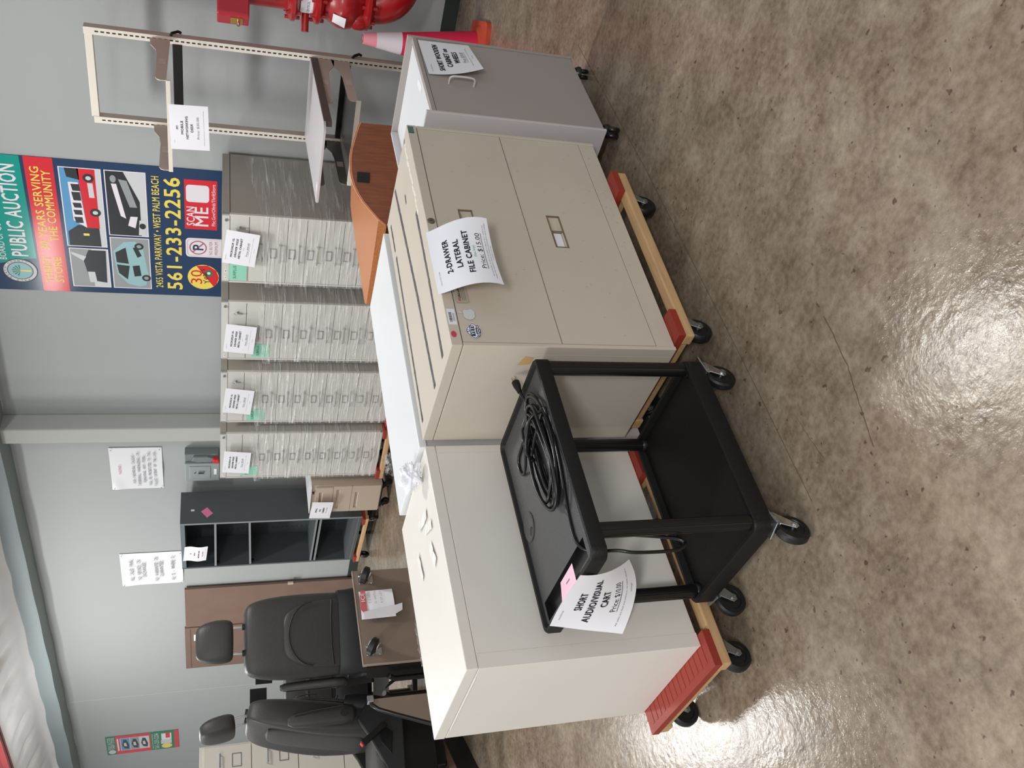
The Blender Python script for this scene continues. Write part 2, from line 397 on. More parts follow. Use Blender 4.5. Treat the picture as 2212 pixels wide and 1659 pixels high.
mb = MB(); mb.box(1.018, 1.056, -.002, 0, .716, .736, 0); f = lambda x, z: (x, -.0024, z); rect(mb, 1.023, 1.051, .719, .733, f, 1); rect(mb, 1.028, 1.046, .7245, .728, lambda x, z: (x, -.0028, z), 0)
lab(mb.build('maker_badge', [green_m, ink_grey], t), 'small green badge at the upper right corner')
sf = lambda o: (lambda x, z: (x, -o, z))
mb = MB(); disc(mb, .043, .725, .0125, .0085, sf(.0012), 0); lab(mb.build('dot_sticker', mat('dot_red', (206, 66, 90), .6), t), 'round red sticker')
mb = MB(); rect(mb, .081, .145, .708, .734, sf(.0012), 0); random.seed(2)
x = .092
while x < .130: q = random.choice((.0008, .0014, .002)); rect(mb, x, x+q, .720, .729, sf(.0016), 1); x += q+random.choice((.0008, .0014))
for k in range(3): rect(mb, .094, .128, .712+k*.0022, .7128+k*.0022, sf(.0016), 2)
lab(mb.build('barcode_label', [paper, ink, ink_grey], t), 'white barcode label')
# pale fruit-shaped sticker, crest sticker, card sticker on the top drawer
mb = MB(); ax, az = .125, .665; pts = []
for i in range(60):
    a = 2*pi*i/60; r = .021*(1+.06*cos(2*a)-.14*math.exp(-((math.atan2(sin(a-pi/2), cos(a-pi/2)))/.35)**2)-.10*math.exp(-((math.atan2(sin(a+pi/2), cos(a+pi/2)))/.3)**2))
    px_, pz_ = ax+r*1.02*cos(a), az+r*sin(a)
    dd = math.hypot(px_-(ax+.029), pz_-(az+.004))
    if dd < .0125: k = .0125/max(dd, 1e-6); px_ = ax+.029+(px_-ax-.029)*k; pz_ = az+.004+(pz_-az-.004)*k
    pts.append((px_, pz_))
pl(mb, pts, sf(.0012+.001), 0)
pl(mb, [(ax+.001, az+.022), (ax+.004, az+.029), (ax+.010, az+.034), (ax+.0105, az+.029), (ax+.007, az+.024)], sf(.0022), 0)
lab(mb.build('logo_sticker', mat('sticker_silver', (214, 216, 222), .4), t), 'pale bitten fruit sticker')
mb = MB(); cx, cz = .056, .662; o1 = sf(.0022)
sh = []
for i in range(64):
    a = 2*pi*i/64; r = .024*(1+.10*cos(4*a)+.06*cos(6*a)+.05*cos(2*a)); sh.append((cx+1.12*r*cos(a), cz+r*sin(a)))
pl(mb, sh, o1, 0); pl(mb, [(cx+(x-cx)*.93, cz+(z-cz)*.93) for x, z in sh], sf(.0025), 1); pl(mb, [(cx+(x-cx)*.84, cz+(z-cz)*.84) for x, z in sh], sf(.0028), 0)
rect(mb, cx-.021, cx+.021, cz-.003, cz+.012, sf(.0031), 1); text(mb, 'YETI', cx, cz+.0045, .011, sf(.0034), 0, width=.034, bold=.02)
for k in (-1, 1): disc(mb, cx+k*.016, cz-.013, .007, .004, sf(.0031), 1); disc(mb, cx+k*.016, cz-.013, .004, .002, sf(.0034), 0)
disc(mb, cx, cz+.018, .005, .005, sf(.0031), 1); disc(mb, cx, cz+.018, .003, .003, sf(.0034), 0); rect(mb, cx-.012, cx+.012, cz-.0105, cz-.0065, sf(.0031), 1)
disc(mb, cx, cz-.017, .009, .0045, sf(.0031), 1); rect(mb, cx-.005, cx+.005, cz-.0182, cz-.0158, sf(.0034), 0)
lab(mb.build('crest_sticker', [paper, navy], t), 'blue and white crest sticker')
mb = MB(); rect(mb, .172, .262, .656, .697, o1, 0); rect(mb, .1795, .1865, .681, .688, sf(.0026), 1); text(mb, 'LifeLock', .211, .684, .0085, sf(.0026), 2, width=.042, bold=.01)
text(mb, '0', .183, .6845, .005, sf(.003), 0)
for k in range(3): rect(mb, .182, .255, .664+k*.005, .6655+k*.005, sf(.0026), 3)
lab(mb.build('card_sticker', [mat('sticker_tan', (190, 176, 160), .45), label_red, ink, ink_grey], t), 'silvery card sticker with a red mark')
# dark adhesive strips left on the top, bits of pale tape, scratches
def topstrip(pts, wd):
    mb = MB()
    for a, b in zip(pts, pts[1:]):
        dx, dy = b[0]-a[0], b[1]-a[1]; l = math.hypot(dx, dy); n = int(l/.02)+1
        for i in range(n):
            t0 = i/n; t1 = (i+1)/n; w0 = wd*random.uniform(.8, 1.1)
            mb.add([(a[0]+dx*t0, a[1]+dy*t0-w0, h+.001), (a[0]+dx*t0, a[1]+dy*t0+w0, h+.001), (a[0]+dx*t1, a[1]+dy*t1+w0, h+.001), (a[0]+dx*t1, a[1]+dy*t1-w0, h+.001)], [(3, 2, 1, 0)], 0)
    lab(mb.build('adhesive_strip', strip, t), 'dark adhesive strip on the top')
topstrip([(1.045, .285), (.432, .245), (.031, .236)], .010); topstrip([(1.0, .425), (.851, .425)], .007); topstrip([(.818, .423), (.049, .440)], .008)
topstrip([(.684, .085), (.36, .090), (.042, .103)], .009); topstrip([(.88, .172), (.84, .178)], .006); topstrip([(1.056, .058), (1.037, .064)], .006)
mb = MB()
for k in range(16):
    x = .66+k*.024; y = .065+random.uniform(-.006, .006); mb.box(x, x+.026, y-.007, y+.006+random.uniform(0, .006), h, h+.0008)
lab(mb.build('tape_residue', mat('tape_residue', (240, 233, 220), .4), t), 'pale torn tape near the front edge')
mb = MB(); mb.add([(-.0012, .045, .50), (-.0012, .085, .515), (-.0012, .08, .475), (-.0012, .05, .47)], [(3, 2, 1, 0)]); lab(mb.build('masking_tape', mat('masking_tape', (206, 164, 106), .7), t), 'scrap of tan masking tape on the side')
mb = MB(); random.seed(11)
for k in range(70):
    x = random.uniform(.05, 1.0); z = random.choice((random.uniform(.01, .06), random.uniform(.08, .38), random.uniform(.02, .30), random.uniform(.42, .66))); a = random.uniform(-.6, .6); l = random.uniform(.002, .009)
    mb.add([(x, .0012 if z > .066 else .0022, z), (x+l*sin(a), .0012 if z > .066 else .0022, z+l*cos(a)), (x+l*sin(a)+.0009, .0012 if z > .066 else .0022, z+l*cos(a)), (x+.0009, .0012 if z > .066 else .0022, z)], [(0, 1, 2, 3)])
mb.build('scuffs', mat('scuff', (134, 120, 105), .7), t)['kind'] = 'stuff'

# ================================================================= plain cream cabinet
t = thing('cream_cabinet', 'plain cream metal cabinet seen from its blank back, nearest on the left', 'cabinet', (CX, CY, .163), CR)
w, d, h = .78, .499, .732
mb = MB(); mb.box(0, w, .002, d, 0, h-.036); mb.build('case', cream, t, bevel=.0025)
MB().box(-.001, w+.001, 0, d+.001, h-.035, h).build('top_cap', cream, t, bevel=.0025)
mb = MB(); mb.box(.045, w-.03, .0008, .003, .012, h-.0385); mb.build('back_panel', cream, t)
for a, b in ((0, .0435), (w-.0285, w)): MB().box(a, b, .0004, .003, 0, h-.037).build('edge_flange', cream, t)
lab(MB().box(-.0016, -.0002, .06, d-.07, h-.041, h-.039).build('seam', mat('seam_light', (246, 240, 230), .4), t), 'seam below the cap on the short side')
# white cabinet behind
t = thing('white_cabinet', 'white-topped low cabinet backed against the beige two-drawer cabinet', 'cabinet', (-2.094, 1.93, 0), 83.1)
MB().box(.0, 1.075, .0, .425, .885, .912).build('top', white_lam, t, bevel=.003)
MB().box(.01, 1.065, .01, .415, .08, .885).build('body', pale_lam, t); MB().box(.04, 1.03, .04, .38, 0, .08).build('plinth', dark, t)
# ================================================================= black utility cart
t = thing('utility_cart', 'short black plastic two-shelf cart with a coiled cord on its top', 'cart', (KX, KY, 0), KR)
W, D, H = .675, .450, .660
def rrect(x0, x1, y0, y1, r, n=5):
    P = []
    for cx, cy, a0 in ((x1-r, y0+r, -90), (x1-r, y1-r, 0), (x0+r, y1-r, 90), (x0+r, y0+r, 180)):
        for i in range(n+1): a = R(a0+90*i/n); P.append((cx+r*cos(a), cy+r*sin(a)))
    return P
def tray(x0, x1, y0, y1, z0, z1, lip, floor_z, slot=None):
    """shallow moulded tray: skirt, lip, sunk floor"""
    mb = MB(); o = rrect(x0, x1, y0, y1, .028); i1 = rrect(x0+lip, x1-lip, y0+lip, y1-lip, .020); i2 = rrect(x0+lip+.006, x1-lip-.006, y0+lip+.006, y1-lip-.006, .016)
    n = len(o); R_ = [[(x, y, z0) for x, y in o], [(x, y, z1-.006) for x, y in o], [(x+(.003 if x < (x0+x1)/2 else -.003), y+(.003 if y < (y0+y1)/2 else -.003), z1) for x, y in o], [(x, y, z1) for x, y in i1], [(x, y, floor_z) for x, y in i2]]
    mb.loft(R_, 0, caps=False); mb.add([(x, y, z0) for x, y in o], [tuple(range(n))[::-1]], 0)
    if not slot: mb.add([(x, y, floor_z) for x, y in i2], [tuple(range(n))], 1)
    else:
        a, b, c, e = slot; fz = floor_z
        xa, xb, ya, yb = x0+lip+.006, x1-lip-.006, y0+lip+.006, y1-lip-.006
        for q in ((xa, a, ya, yb), (b, xb, ya, yb), (a, b, ya, c), (a, b, e, yb)):
            mb.add([(q[0], q[2], fz), (q[1], q[2], fz), (q[1], q[3], fz), (q[0], q[3], fz)], [(0, 1, 2, 3)], 1)
        zz = z0+.012
        mb.add([(a, c, fz), (b, c, fz), (b, e, fz), (a, e, fz), (a, c, zz), (b, c, zz), (b, e, zz), (a, e, zz)], [(0, 1, 5, 4), (1, 2, 6, 5), (2, 3, 7, 6), (3, 0, 4, 7), (4, 5, 6, 7)], 2)
    return mb
tray(0, W, 0, D, H-.041, H, .014, H-.010, (.030, .088, .055, D-.035)).build('top_tray', [black_plastic, cart_top, black_gloss], t, smooth=40)
tray(.052, W, .0, D-.006, .108, .166, .014, .146).build('lower_shelf', [black_plastic, black_plastic], t, smooth=40)
LEGS = ((.088, .026), (W-.028, .026), (.088, D-.034), (W-.028, D-.034))
for x, y in LEGS:
    mb = MB(); mb.cyl((x, y, .144), (x, y, H-.042), .0215, 20)
    for k in range(6):
        a = k*pi/3; mb.box(x+.0205*cos(a)-.0015, x+.0205*cos(a)+.0015, y+.0205*sin(a)-.0015, y+.0205*sin(a)+.0015, .146, H-.042)
    mb.lathe([(.027, .145), (.027, .152), (.023, .160), (.0215, .160)], 20, 0, (x, y, 0)); mb.build('leg', black_gloss, t, smooth=40)
for (x, y), a in zip(LEGS, (196, 190, 176, 185)):
    caster(t, x-.004, y, .109, a, .05, .034, chrome if y < .2 else zinc, .026)
mb = MB(); mb.lathe([(.046, 0), (.046, .003), (.040, .0045), (.033, .003)], 32, 0, (.324, .385, H-.010)); mb.lathe([(.033, .0), (.033, .0025), (.0, .0025)], 32, 0, (.324, .385, H-.010))
g = mb.build('cable_grommet', mat('grommet_grey', (60, 60, 62), .2), t, smooth=40); mb = MB(); disc(mb, .300, .372, .015, .013, lambda x, y: (x, y, H-.0062), 0); mb.build('grommet_slot', dark, g)
# cord: lies on the tray, one end through the well and hanging, the plug over the far corner
def spline(P, n=8):
    out = []
    for i in range(len(P)-1):
        p0 = Vector(P[max(i-1, 0)]); p1 = Vector(P[i]); p2 = Vector(P[i+1]); p3 = Vector(P[min(i+2, len(P)-1)])
        for k in range(n):
            s = k/n; out.append(.5*((2*p1)+(-p0+p2)*s+(2*p0-5*p1+4*p2-p3)*s*s+(-p0+3*p1-3*p2+p3)*s**3))
    out.append(Vector(P[-1])); return out
zt = H-.010+.0052; random.seed(7); P = []
P += [(.652, .141, zt+.019), (.636, .143, zt+.014), (.612, .147, zt+.004), (.585, .160, zt), (.560, .205, zt), (.545, .265, zt), (.535, .320, zt), (.505, .338, zt), (.470, .320, zt), (.455, .262, zt+.012), (.470, .205, zt+.024), (.50, .180, zt+.030), (.545, .19, zt+.02), (.575, .15, zt+.008)]
for k in range(9):
    rx = .158+.024*sin(k*2.1); ry = .058+.016*cos(k*1.7); cx = .405+.024*sin(k*1.3); cy = .118+.018*cos(k*2.3)
    for j in range(10):
        a = -2*pi*j/10+.6; z = zt+.0075*(k % 5)+.004*sin(a*2+k)
        P.append((cx+rx*cos(a)+.008*random.uniform(-1, 1), max(.028, cy+ry*sin(a)+.006*random.uniform(-1, 1)), max(zt, z)))
P += [(.50, .040, zt+.01), (.459, .034, zt+.006), (.389, .040, zt), (.319, .050, zt), (.25, .068, zt), (.194, .084, zt), (.14, .092, zt), (.108, .092, zt), (.082, .086, zt-.004), (.062, .078, zt-.018), (.050, .066, H-.05), (.034, .040, H-.09), (.020, .030, .53), (.018, .030, .44), (.026, .034, .395), (.045, .04, .372), (.062, .045, .39), (.074, .05, .44), (.088, .06, .50)]
c = MB().tube(spline(P, 6), .0048, 8).build('power_cord', black_gloss, None, (KX, KY, 0), KR, smooth=60)
tag(c, 'long black power cord coiled on the cart top with its plug over the edge', 'cord')
mb = MB(); mb.tube(spline([(.50, .040, zt+.004), (.488, .06, zt+.042), (.46, .10, zt+.050), (.43, .15, zt+.044), (.42, .18, zt+.014)], 6), .0055, 8); mb.build('tie_strand', black_gloss, c, smooth=60)
mb = MB(); pv = Vector((.652, .141, zt+.019)); dv = Vector((.95, .02, .10)).normalized(); mb.tube([pv-dv*.002, pv+dv*.01, pv+dv*.025, pv+dv*.04, pv+dv*.042], [.007, .0085, .012, .0125, .011], 14)
plug = mb.build('plug', black_plastic, c, smooth=40)
mb = MB(); sv = dv.orthogonal().normalized(); uv_ = dv.cross(sv)
for q in (sv*.006+uv_*.002, -sv*.006+uv_*.002, -uv_*.006): mb.tube([pv+dv*.042+q, pv+dv*.060+q], .0018, 8)
mb.build('prongs', mat('prong_brass', (190, 160, 110), .3, .9), plug)
# pink note on the well edge and the curled price sheet over the cart's near end
def K2(a, b, z): x, y = off(KX, KY, KR, a, b); return (x, y, z)
mb = MB(); f = lambda x, y: (x, y, H+.0022+.010*max(0, (.055-x)/.055)*max(0, (y-.12)/.12))
mb.grid(lambda u, v: f(-.004+.062*u, .135+.105*v), 6, 6); rect(mb, .030, .034, .172, .198, lambda x, y: (x, y, f(x, y)[2]+.0006), 1)
tag(mb.build('sticky_note', [pale_pink, ink_grey], None, (KX, KY, 0), KR, fix=False), 'pale pink note on the near end of the black cart', 'note')
def sheet(x, z, o):
    u = x/.279+.5; v = min(1, -z/.216)             # u runs from the wall-side end towards the aisle end
    xb = -.045*(1-u)**1.3+.062*u**1.2+.020*math.sin(pi*u); yb = .357+(.128-.357)*u; zb = .468+.032*u-.038*math.sin(pi*u)
    yt = .362+(.080-.362)*u; k = v**2.0
    q = Vector((-.007+xb*k-.012*math.sin(pi*v)*(1-u)-o*.9, yt+(yb-yt)*v-o*.5, .674+(zb-.674)*v+.006*math.sin(pi*u)*(1-v)))
    return tuple(q)
sign('curled white price sheet for the cart hanging off its near end', .279, .216,
     [('Asset # ZZZZ131282', .075, .004, 2, {'cx': -.075}), ('SHORT', .24, .020, 1, {'bold': .045, 'width': .088}), ('AUDIO/VISUAL', .405, .020, 1, {'bold': .045, 'width': .205}), ('CART', .565, .020, 1, {'bold': .045, 'width': .07}),
      ('Price: $10.00', .72, .017, 1, {'width': .125, 'ul': .128}), (FINE[:-10], .85, .005, 2, {'width': .235, 'shear': .2}), ('exchanges', .92, .005, 2, {'width': .035, 'shear': .2, 'cx': .02})],
     (KX, KY, 0), KR, pmap=sheet)

# ================================================================= price sheet on the two-drawer cabinet
x0, y0 = off(LX, LY, LR, .345, -.004)
tilt = Matrix.Rotation(R(-3.5), 3, 'Y')
BX0, BX1, BO, BZ = .130, .425, .122, .747
def lat_sheet(x, z, o):
    u = x/.279+.5; v = min(1, -z/.232)
    xt = .201+.278*u; xb = BX0+(BX1-BX0)*u
    k = math.sin(v*pi/2)**1.15
    return (xt+(xb-xt)*v, -.004-BO*k*(1-.12*math.cos(pi*(u-.5))*v)-o, .912-(.912-BZ)*(.82*v+.18*v**2.2)-o*.4)
sign('white price sheet reading lateral file cabinet, taped to the beige two-drawer cabinet', .279, .232,
     [('Asset # ZZZZ132040', .09, .0045, 2, {'cx': -.080}), ('2-DRAWER', .27, .0195, 1, {'bold': .04, 'width': .142}), ('LATERAL', .435, .0195, 1, {'bold': .04, 'width': .118}), ('FILE CABINET', .60, .0195, 1, {'bold': .04, 'width': .178}),
      ('(has key)', .695, .009, 3, {'width': .048}), ('Price: $15.00', .79, .0165, 1, {'width': .148, 'ul': .15}),
      ('All merchandise on sale to the public is offered "as is", without any', .895, .0042, 2, {'width': .215}), ('warranty, either expressed or implied. The item(s) is sold as is with no returns, exchanges', .93, .0042, 2, {'width': .232}), ('or refunds on any item', .965, .0042, 2, {'width': .06})],
     (LX, LY, 0), LR, pmap=lat_sheet)

# ================================================================= wooden cabinet on wheels
t = thing('wheeled_cabinet', 'grey laminate cabinet with a single door and white handle on black casters', 'cabinet', (-1.433, 3.031, 0), 84.7)
w, d = .560, .465
mb = MB(); mb.box(.0, w-.011, .022, d-.014, .08, .776); mb.build('body', pale_lam, t, bevel=.0015)
MB().box(.004, w-.014, .002, .021, .085, .772).build('door', grey_lam, t, bevel=.0015)
MB().box(-.014, -.001, -.003, d, .08, .815).build('side_panel', pale_lam, t, bevel=.0015)  # paler than the other panel: light on this side painted in
MB().box(w-.011, w+.004, -.003, d, .08, .812).build('side_panel', grey_lam, t, bevel=.0015)
MB().box(0, w-.0115, .0, .022, .775, .792).build('top_rail', grey_lam, t, bevel=.001)
MB().box(-.0008, w-.0115, .022, d-.014, .777, .786).build('top', white_lam, t)
MB().box(-.0008, w-.0112, d-.0138, d, .08, .815).build('back_panel', pale_lam, t, bevel=.0015)
MB().tube(spline([(.213, .002, .692), (.213, -.020, .692), (.213, -.030, .684), (.213, -.033, .660), (.213, -.033, .620), (.213, -.030, .598), (.213, -.020, .590), (.213, .002, .590)], 5), .0042, 10).build('door_handle', mat('handle_white', (208, 204, 200), .4), t, smooth=60)
mb = MB(); mb.add([(.25, .05, .7868), (.34, .062, .7868), (.335, .09, .7868), (.25, .082, .7868)], [(0, 1, 2, 3)]); lab(mb.build('label', paper, t), 'small white label on the top')
for x, y, a in ((.05, .04, 205), (w-.06, .04, 30), (.05, d-.05, 100), (w-.06, d-.05, 60)):
    c = MB(); c.cyl((0, 0, .05), (0, 0, .08), .012, 10); c.box(-.012, .03, -.012, .012, .045, .066); c.lathe([(.024, .066), (.030, .055), (.030, .045)], 16)
    q = c.build('caster', black_gloss, t, (x, y, 0), a, smooth=40)
    for s in (-1, 1):
        m2 = MB(); m2.lathe([(.006, s*.012-.009), (.026, s*.012-.009), (.030, s*.012-.004), (.030, s*.012+.004), (.026, s*.012+.009), (.006, s*.012+.009)], 24, 0, (.012, 0, .030), 'y'); m2.build('wheel', black_gloss, q, smooth=40)
x0, y0 = off(-1.433, 3.031, 84.7, .392, -.004)
sign('white price sheet reading short wooden cabinet on wheels', .265, .216,
     [('Asset # ZZZZ132033', .10, .004, 2, {'cx': -.085}), ('SHORT WOODEN', .29, .021, 1, {'bold': .04, 'width': .205}), ('CABINET on', .46, .021, 1, {'bold': .04, 'width': .150}), ('WHEELS', .62, .021, 1, {'bold': .04, 'width': .095}),
      ('Price: $20.00', .76, .015, 2, {'width': .095, 'ul': .1, 'shear': .2}), (FINE, .87, .004, 2, {'width': .17}), ('exchanges', .93, .004, 2, {'width': .03})],
     (x0, y0, .770), 84.7, lambda x, z: .045*(-z/.216)**2*(.55-x/.27), Matrix.Rotation(R(-1.5), 3, 'Y'))

# ================================================================= traffic cone, riser, stray cup
t = thing('traffic_cone', 'faded pink traffic cone with a white collar behind the grey laminate cabinet', 'cone', (-2.075, 5.25, 0), 20)
mb = MB(); q = [(.165, .03), (.158, .04)]
n = 24
mb = MB(); mb.prism(rrect(-.19, .19, -.19, .19, .05, 4), 0, .028); mb.lathe([(.168, .024), (.150, .045), (.138, .052)], 28); mb.build('base', cone_base_m, t, smooth=40)
def cr(z): return .128-(.128-.032)*(z-.052)/(.73-.052)
def cs(name, a, b, m, g=0):
    mb = MB(); mb.lathe([(cr(a)+g, a), (cr((a+b)/2)+g, (a+b)/2), (cr(b)+g, b)], 32); return mb.build(name, m, t, smooth=50)
cs('cone_body', .05, .64, cone_m); cs('reflective_collar', .505, .655, cone_collar, .0015); lab(cs('cone_tip', .655, .735, cone_top_m), 'faded pale pink tip'); MB().lathe([(.028, .73), (.026, .738), (.020, .738), (.019, .72)], 24).build('tip_rim', mat('cone_hole', (150, 90, 84), .6), t)
RX, RY = -1.955, 5.60
t = thing('fire_riser', 'glossy red sprinkler riser pipe with flanges and elbow at the right wall', 'pipe', (RX, RY, 0), 0)
MB().cyl((0, 0, 1.14), (0, 0, 2.2), .135, 32).build('pipe', red_paint, t, smooth=50)
for z, r_ in ((1.130, .195), (.985, .195), (.685, .195)):
    mb = MB(); mb.lathe([(.14, -.034), (r_-.025, -.030), (r_, -.010), (r_, .010), (r_-.025, .030), (.14, .034)], 40, 0, (0, 0, z))
    for k in range(10): a = k*pi/5+.3; mb.cyl((.172*cos(a), .172*sin(a), z-.045), (.172*cos(a), .172*sin(a), z+.045), .012, 8)
    mb.build('flange', red_paint, t, smooth=40)
MB().lathe([(.135, .98), (.145, 1.03), (.145, 1.09), (.135, 1.13)], 32).build('spool', red_paint, t, smooth=50)
MB().cyl((-.10, -.06, 1.055), (-.215, -.125, 1.055), .022, 16).build('drain_stub', red_paint, t, smooth=40)
MB().lathe([(.14, .96), (.150, .94), (.175, .90), (.198, .86), (.204, .82), (.196, .78), (.170, .75), (.15, .72), (.14, .69)], 36).build('valve_body', red_paint, t, smooth=60)
MB().lathe([(.02, -.055), (.055, -.05), (.068, -.02), (.068, .02), (.055, .05), (.02, .055)], 24, 0, (-.105, -.09, .735), 'z').build('valve_lobe', red_paint, t, smooth=60)
pts = [(0, 0, .69)]+[(.13-.13*cos(a), -.04*sin(a), .655-.13*sin(a)) for a in [k*pi/2/12 for k in range(13)]]+[(.5, -.05, .52)]
MB().tube(pts, .150, 32).build('elbow', red_paint, t, smooth=60)
dl = Vector((-.62, -.78, 0)).normalized(); sd = Vector((.78, -.62, 0))
def rl(rad, a, z): q = dl*rad*cos(a)+sd*rad*sin(a); return (q.x, q.y, z)
mb = MB()
mb.grid(lambda u, v: rl(.149, -.15+.75*u, 1.005+.085*v), 8, 2, 0); text(mb, 'CONTROL', .0, 1.045, .016, lambda x, z: rl(.1505, .22+x/.15, z), 1, width=.095)
lab(mb.build('control_label', [paper, ink_grey], t), 'white CONTROL label')
mb = MB(); mb.grid(lambda u, v: rl(.215-.031*v, -.10+.42*u, .825+.075*v), 6, 2, 0); lab(mb.build('valve_label', paper, t), 'white paper label on the valve')
mb = MB(); mb.prism(rrect(-.085, .10, -.085, .085, .02), 1.385, 1.565, 'z'); mb.build('tamper_switch', mat('switch_red', (176, 30, 48), .4), t, (-.11, -.14, 0), 40, bevel=.008)
mb = MB(); mb.box(-.0885, -.086, -.05, .05, 1.42, 1.49, 0); mb.build('switch_plate', brass, t, (-.11, -.14, 0), 40)
MB().cyl((-.085, -.03, 1.445), (-.125, -.04, 1.445), .010, 12).build('switch_bolt', chrome, t, (-.11, -.14, 0), 40)
mb = MB(); mb.lathe([(.03, 0), (.036, .05), (.04, .09), (.037, .09), (.033, .05), (.028, .004)], 20, 0, (0, 0, 0), 'x')
oddment = mb.build('shiny_oddment', mat('clear_grey', (150, 146, 142), .15), None, (-1.70, 5.20, .04), 35, smooth=40); tag(oddment, 'small shiny cup lying on the floor beyond the cone', 'oddment')  # unidentified small shiny object, given a tapered open form

# ================================================================= mobile networking desk (frame with shelves)
t = thing('networking_desk', 'tall ivory steel frame with slotted posts and grey shelves, standing by the wall', 'desk', (-2.66, 5.60, 0), 0)
for s, zt_ in ((-1, 2.30), (1, 2.315)):
    x = s*.285; mb = MB(); mb.box(x-.022, x+.022, -.012, .045, .03, zt_, 0); mb.box(x-.022, x+.022, -.0135, -.012, .03, zt_, 1)
    k = .25
    while k < zt_-.06: mb.box(x-.0045, x+.0045, -.0145, -.0130, k, k+.020, 2); k += .032
    mb.build('post', [tan_post, cream_post, dark], t, bevel=.002)
MB().box(-.265, .265, -.010, .035, 2.268, 2.312).build('top_rail', cream_post, t, bevel=.002)
MB().box(-.30, .30, -.01, .04, .05, .10).build('base_rail', tan_post, t, bevel=.002)
for z, yb in ((1.795, -.02), (.765, .0)): MB().box(-.265, .265, yb, yb+.03, z-.028, z+.028).build('cable_bar', black_plastic, t, bevel=.003)
for z in (1.83, .73): MB().tube([(.307, .01, z), (.330, -.01, z-.005), (.332, .02, z-.04), (.322, .03, z-.055)], .009, 8).build('cable_hook', black_gloss, t)
def bracket(x, z, L, flip=1, m=tan_post, hb=.115, ht=.07, name='bracket'):
    P = [(0, 0), (0, hb), (-.09, hb-.008), (-.16, ht+.004), (-.24, ht-.006), (-(L-.03), ht-.012), (-(L-.008), ht-.022), (-L, ht-.04), (-L, 0)]
    P = [(-.012+a, z+flip*b) for a, b in P]; mb = MB(); mb.prism(P, x-.0025, x+.0025, 'x'); o = mb.build(name, m, t)
    mb = MB(); yy = -.012-L*.55; zz = z+flip*ht*.45; mb.box(x-.004, x+.004, yy-.03, yy+.03, zz-.02, zz+.02); mb.build('bracket_clip', mat('clip_white', (206, 192, 184), .5), o)
    return o
bracket(.285, 1.835, .555); bracket(-.285, 1.835, .555)
MB().box(-.29, .29, -.575, -.562, 1.812, 1.836).build('front_bar', cream_post, t, bevel=.001)
def shelf_poly():
    P = []
    BR, BL, FL, FRr = (.290, -.02), (-.24, -.05), (-.17, -1.03), (.37, -1.08)
    P += [BR, BL]
    def rnd(a, b, c, r):
        a, b, c = Vector(a), Vector(b), Vector(c); p0 = b+(a-b).normalized()*r; p2 = b+(c-b).normalized()*r
        return [tuple(p0*(1-s)**2+b*2*s*(1-s)+p2*s*s) for s in [i/6 for i in range(7)]]
    P += rnd(BL, FL, FRr, .05)+rnd(FL, FRr, BR, .06)
    return P
mb = MB(); mb.prism(shelf_poly(), .990, 1.002, 'z'); o = mb.build('upper_shelf', [shelf_top], t)
mb = MB(); mb.prism([(.292, -.02), (.272, -.02), (.338, -1.0), (.345, -1.045), (.366, -1.02)], .955, .9985, 'z'); mb.build('shelf_edge', shelf_side, o)
mb = MB(); f = lambda x, y: (x, y, 1.0026); rect(mb, -.105, -.05, -1.0, -.96, f, 0); mb.build('shelf_label', paper, o)
bracket(.285, .965, .62, -1); bracket(-.285, .965, .60, -1, shaded_shelf)
bracket(.285, .755, .56); bracket(-.285, .755, .56, 1, shaded_shelf)
MB().box(-.28, .28, -.56, -.01, .752, .760).build('lower_shelf', shaded_shelf, t); MB().box(-.29, .29, -.574, -.56, .735, .765).build('shelf_lip', cream_post, t, bevel=.001)
sign('white price sheet for the mobile networking desk hanging from the ivory frame', .279, .216,
     [('Asset #', .1, .004, 2, {'cx': -.09}), ('7FT', .19, .011, 1, {'bold': .02}), ('MOBILE', .31, .013, 1, {'bold': .02, 'width': .085}), ('NETWORKING', .435, .013, 1, {'bold': .02, 'width': .145}), ('DESK', .56, .013, 1, {'bold': .02, 'width': .055}), ('Price: $30.00', .72, .013, 2, {'width': .14}), (FINE, .87, .004, 2, {'width': .22})],
     (-2.64, 5.003, 1.822), 2, lambda x, z: .004*sin(x*20), Matrix.Rotation(R(-2), 3, 'Y'))

# ================================================================= wooden table lying on its side
t = thing('wooden_table', 'red-brown wood table with an upright curved panel and black plate, behind the file cabinets', 'table', (-2.49, 3.93, 0), 35)
out = [(-.03, .10), (.484, .10), (.480, .864), (.46, .872), (.43, .881), (.396, .890), (.345, .903), (.300, .908), (.232, .905), (.20, .898), (.164, .886), (.12, .862), (.084, .836), (.04, .795), (-.001, .754), (-.03, .715)]
mb = MB(); mb.prism(out, 0, .024, 'y', 0); o = mb.build('curved_panel', rust_wood, t)
mb = MB(); s0 = out[2:]
for a, b in zip(s0, s0[1:]): mb.add([(a[0], -.0012, a[1]-.002), (b[0], -.0012, b[1]-.002), (b[0], .0252, b[1]+.001), (a[0], .0252, a[1]+.001), (a[0], -.0012, a[1]-.007), (b[0], -.0012, b[1]-.007)], [(0, 3, 2, 1), (0, 1, 5, 4)])
lab(mb.build('edge_band', mat('edge_band', (222, 150, 112), .5), o), 'pale orange edging on the curve')
mb = MB(); mb.box(.180, .232, -.006, .001, .805, .870); mb.box(.205, .2065, -.0075, -.005, .805, .870); lab(mb.build('connector_plate', black_gloss, t), 'black plate')
Mi = Matrix.Rotation(R(-35), 3, 'Z')
def lw(x, y): q = Mi @ Vector((x+2.49, y-3.93, 0)); return (q.x, q.y)
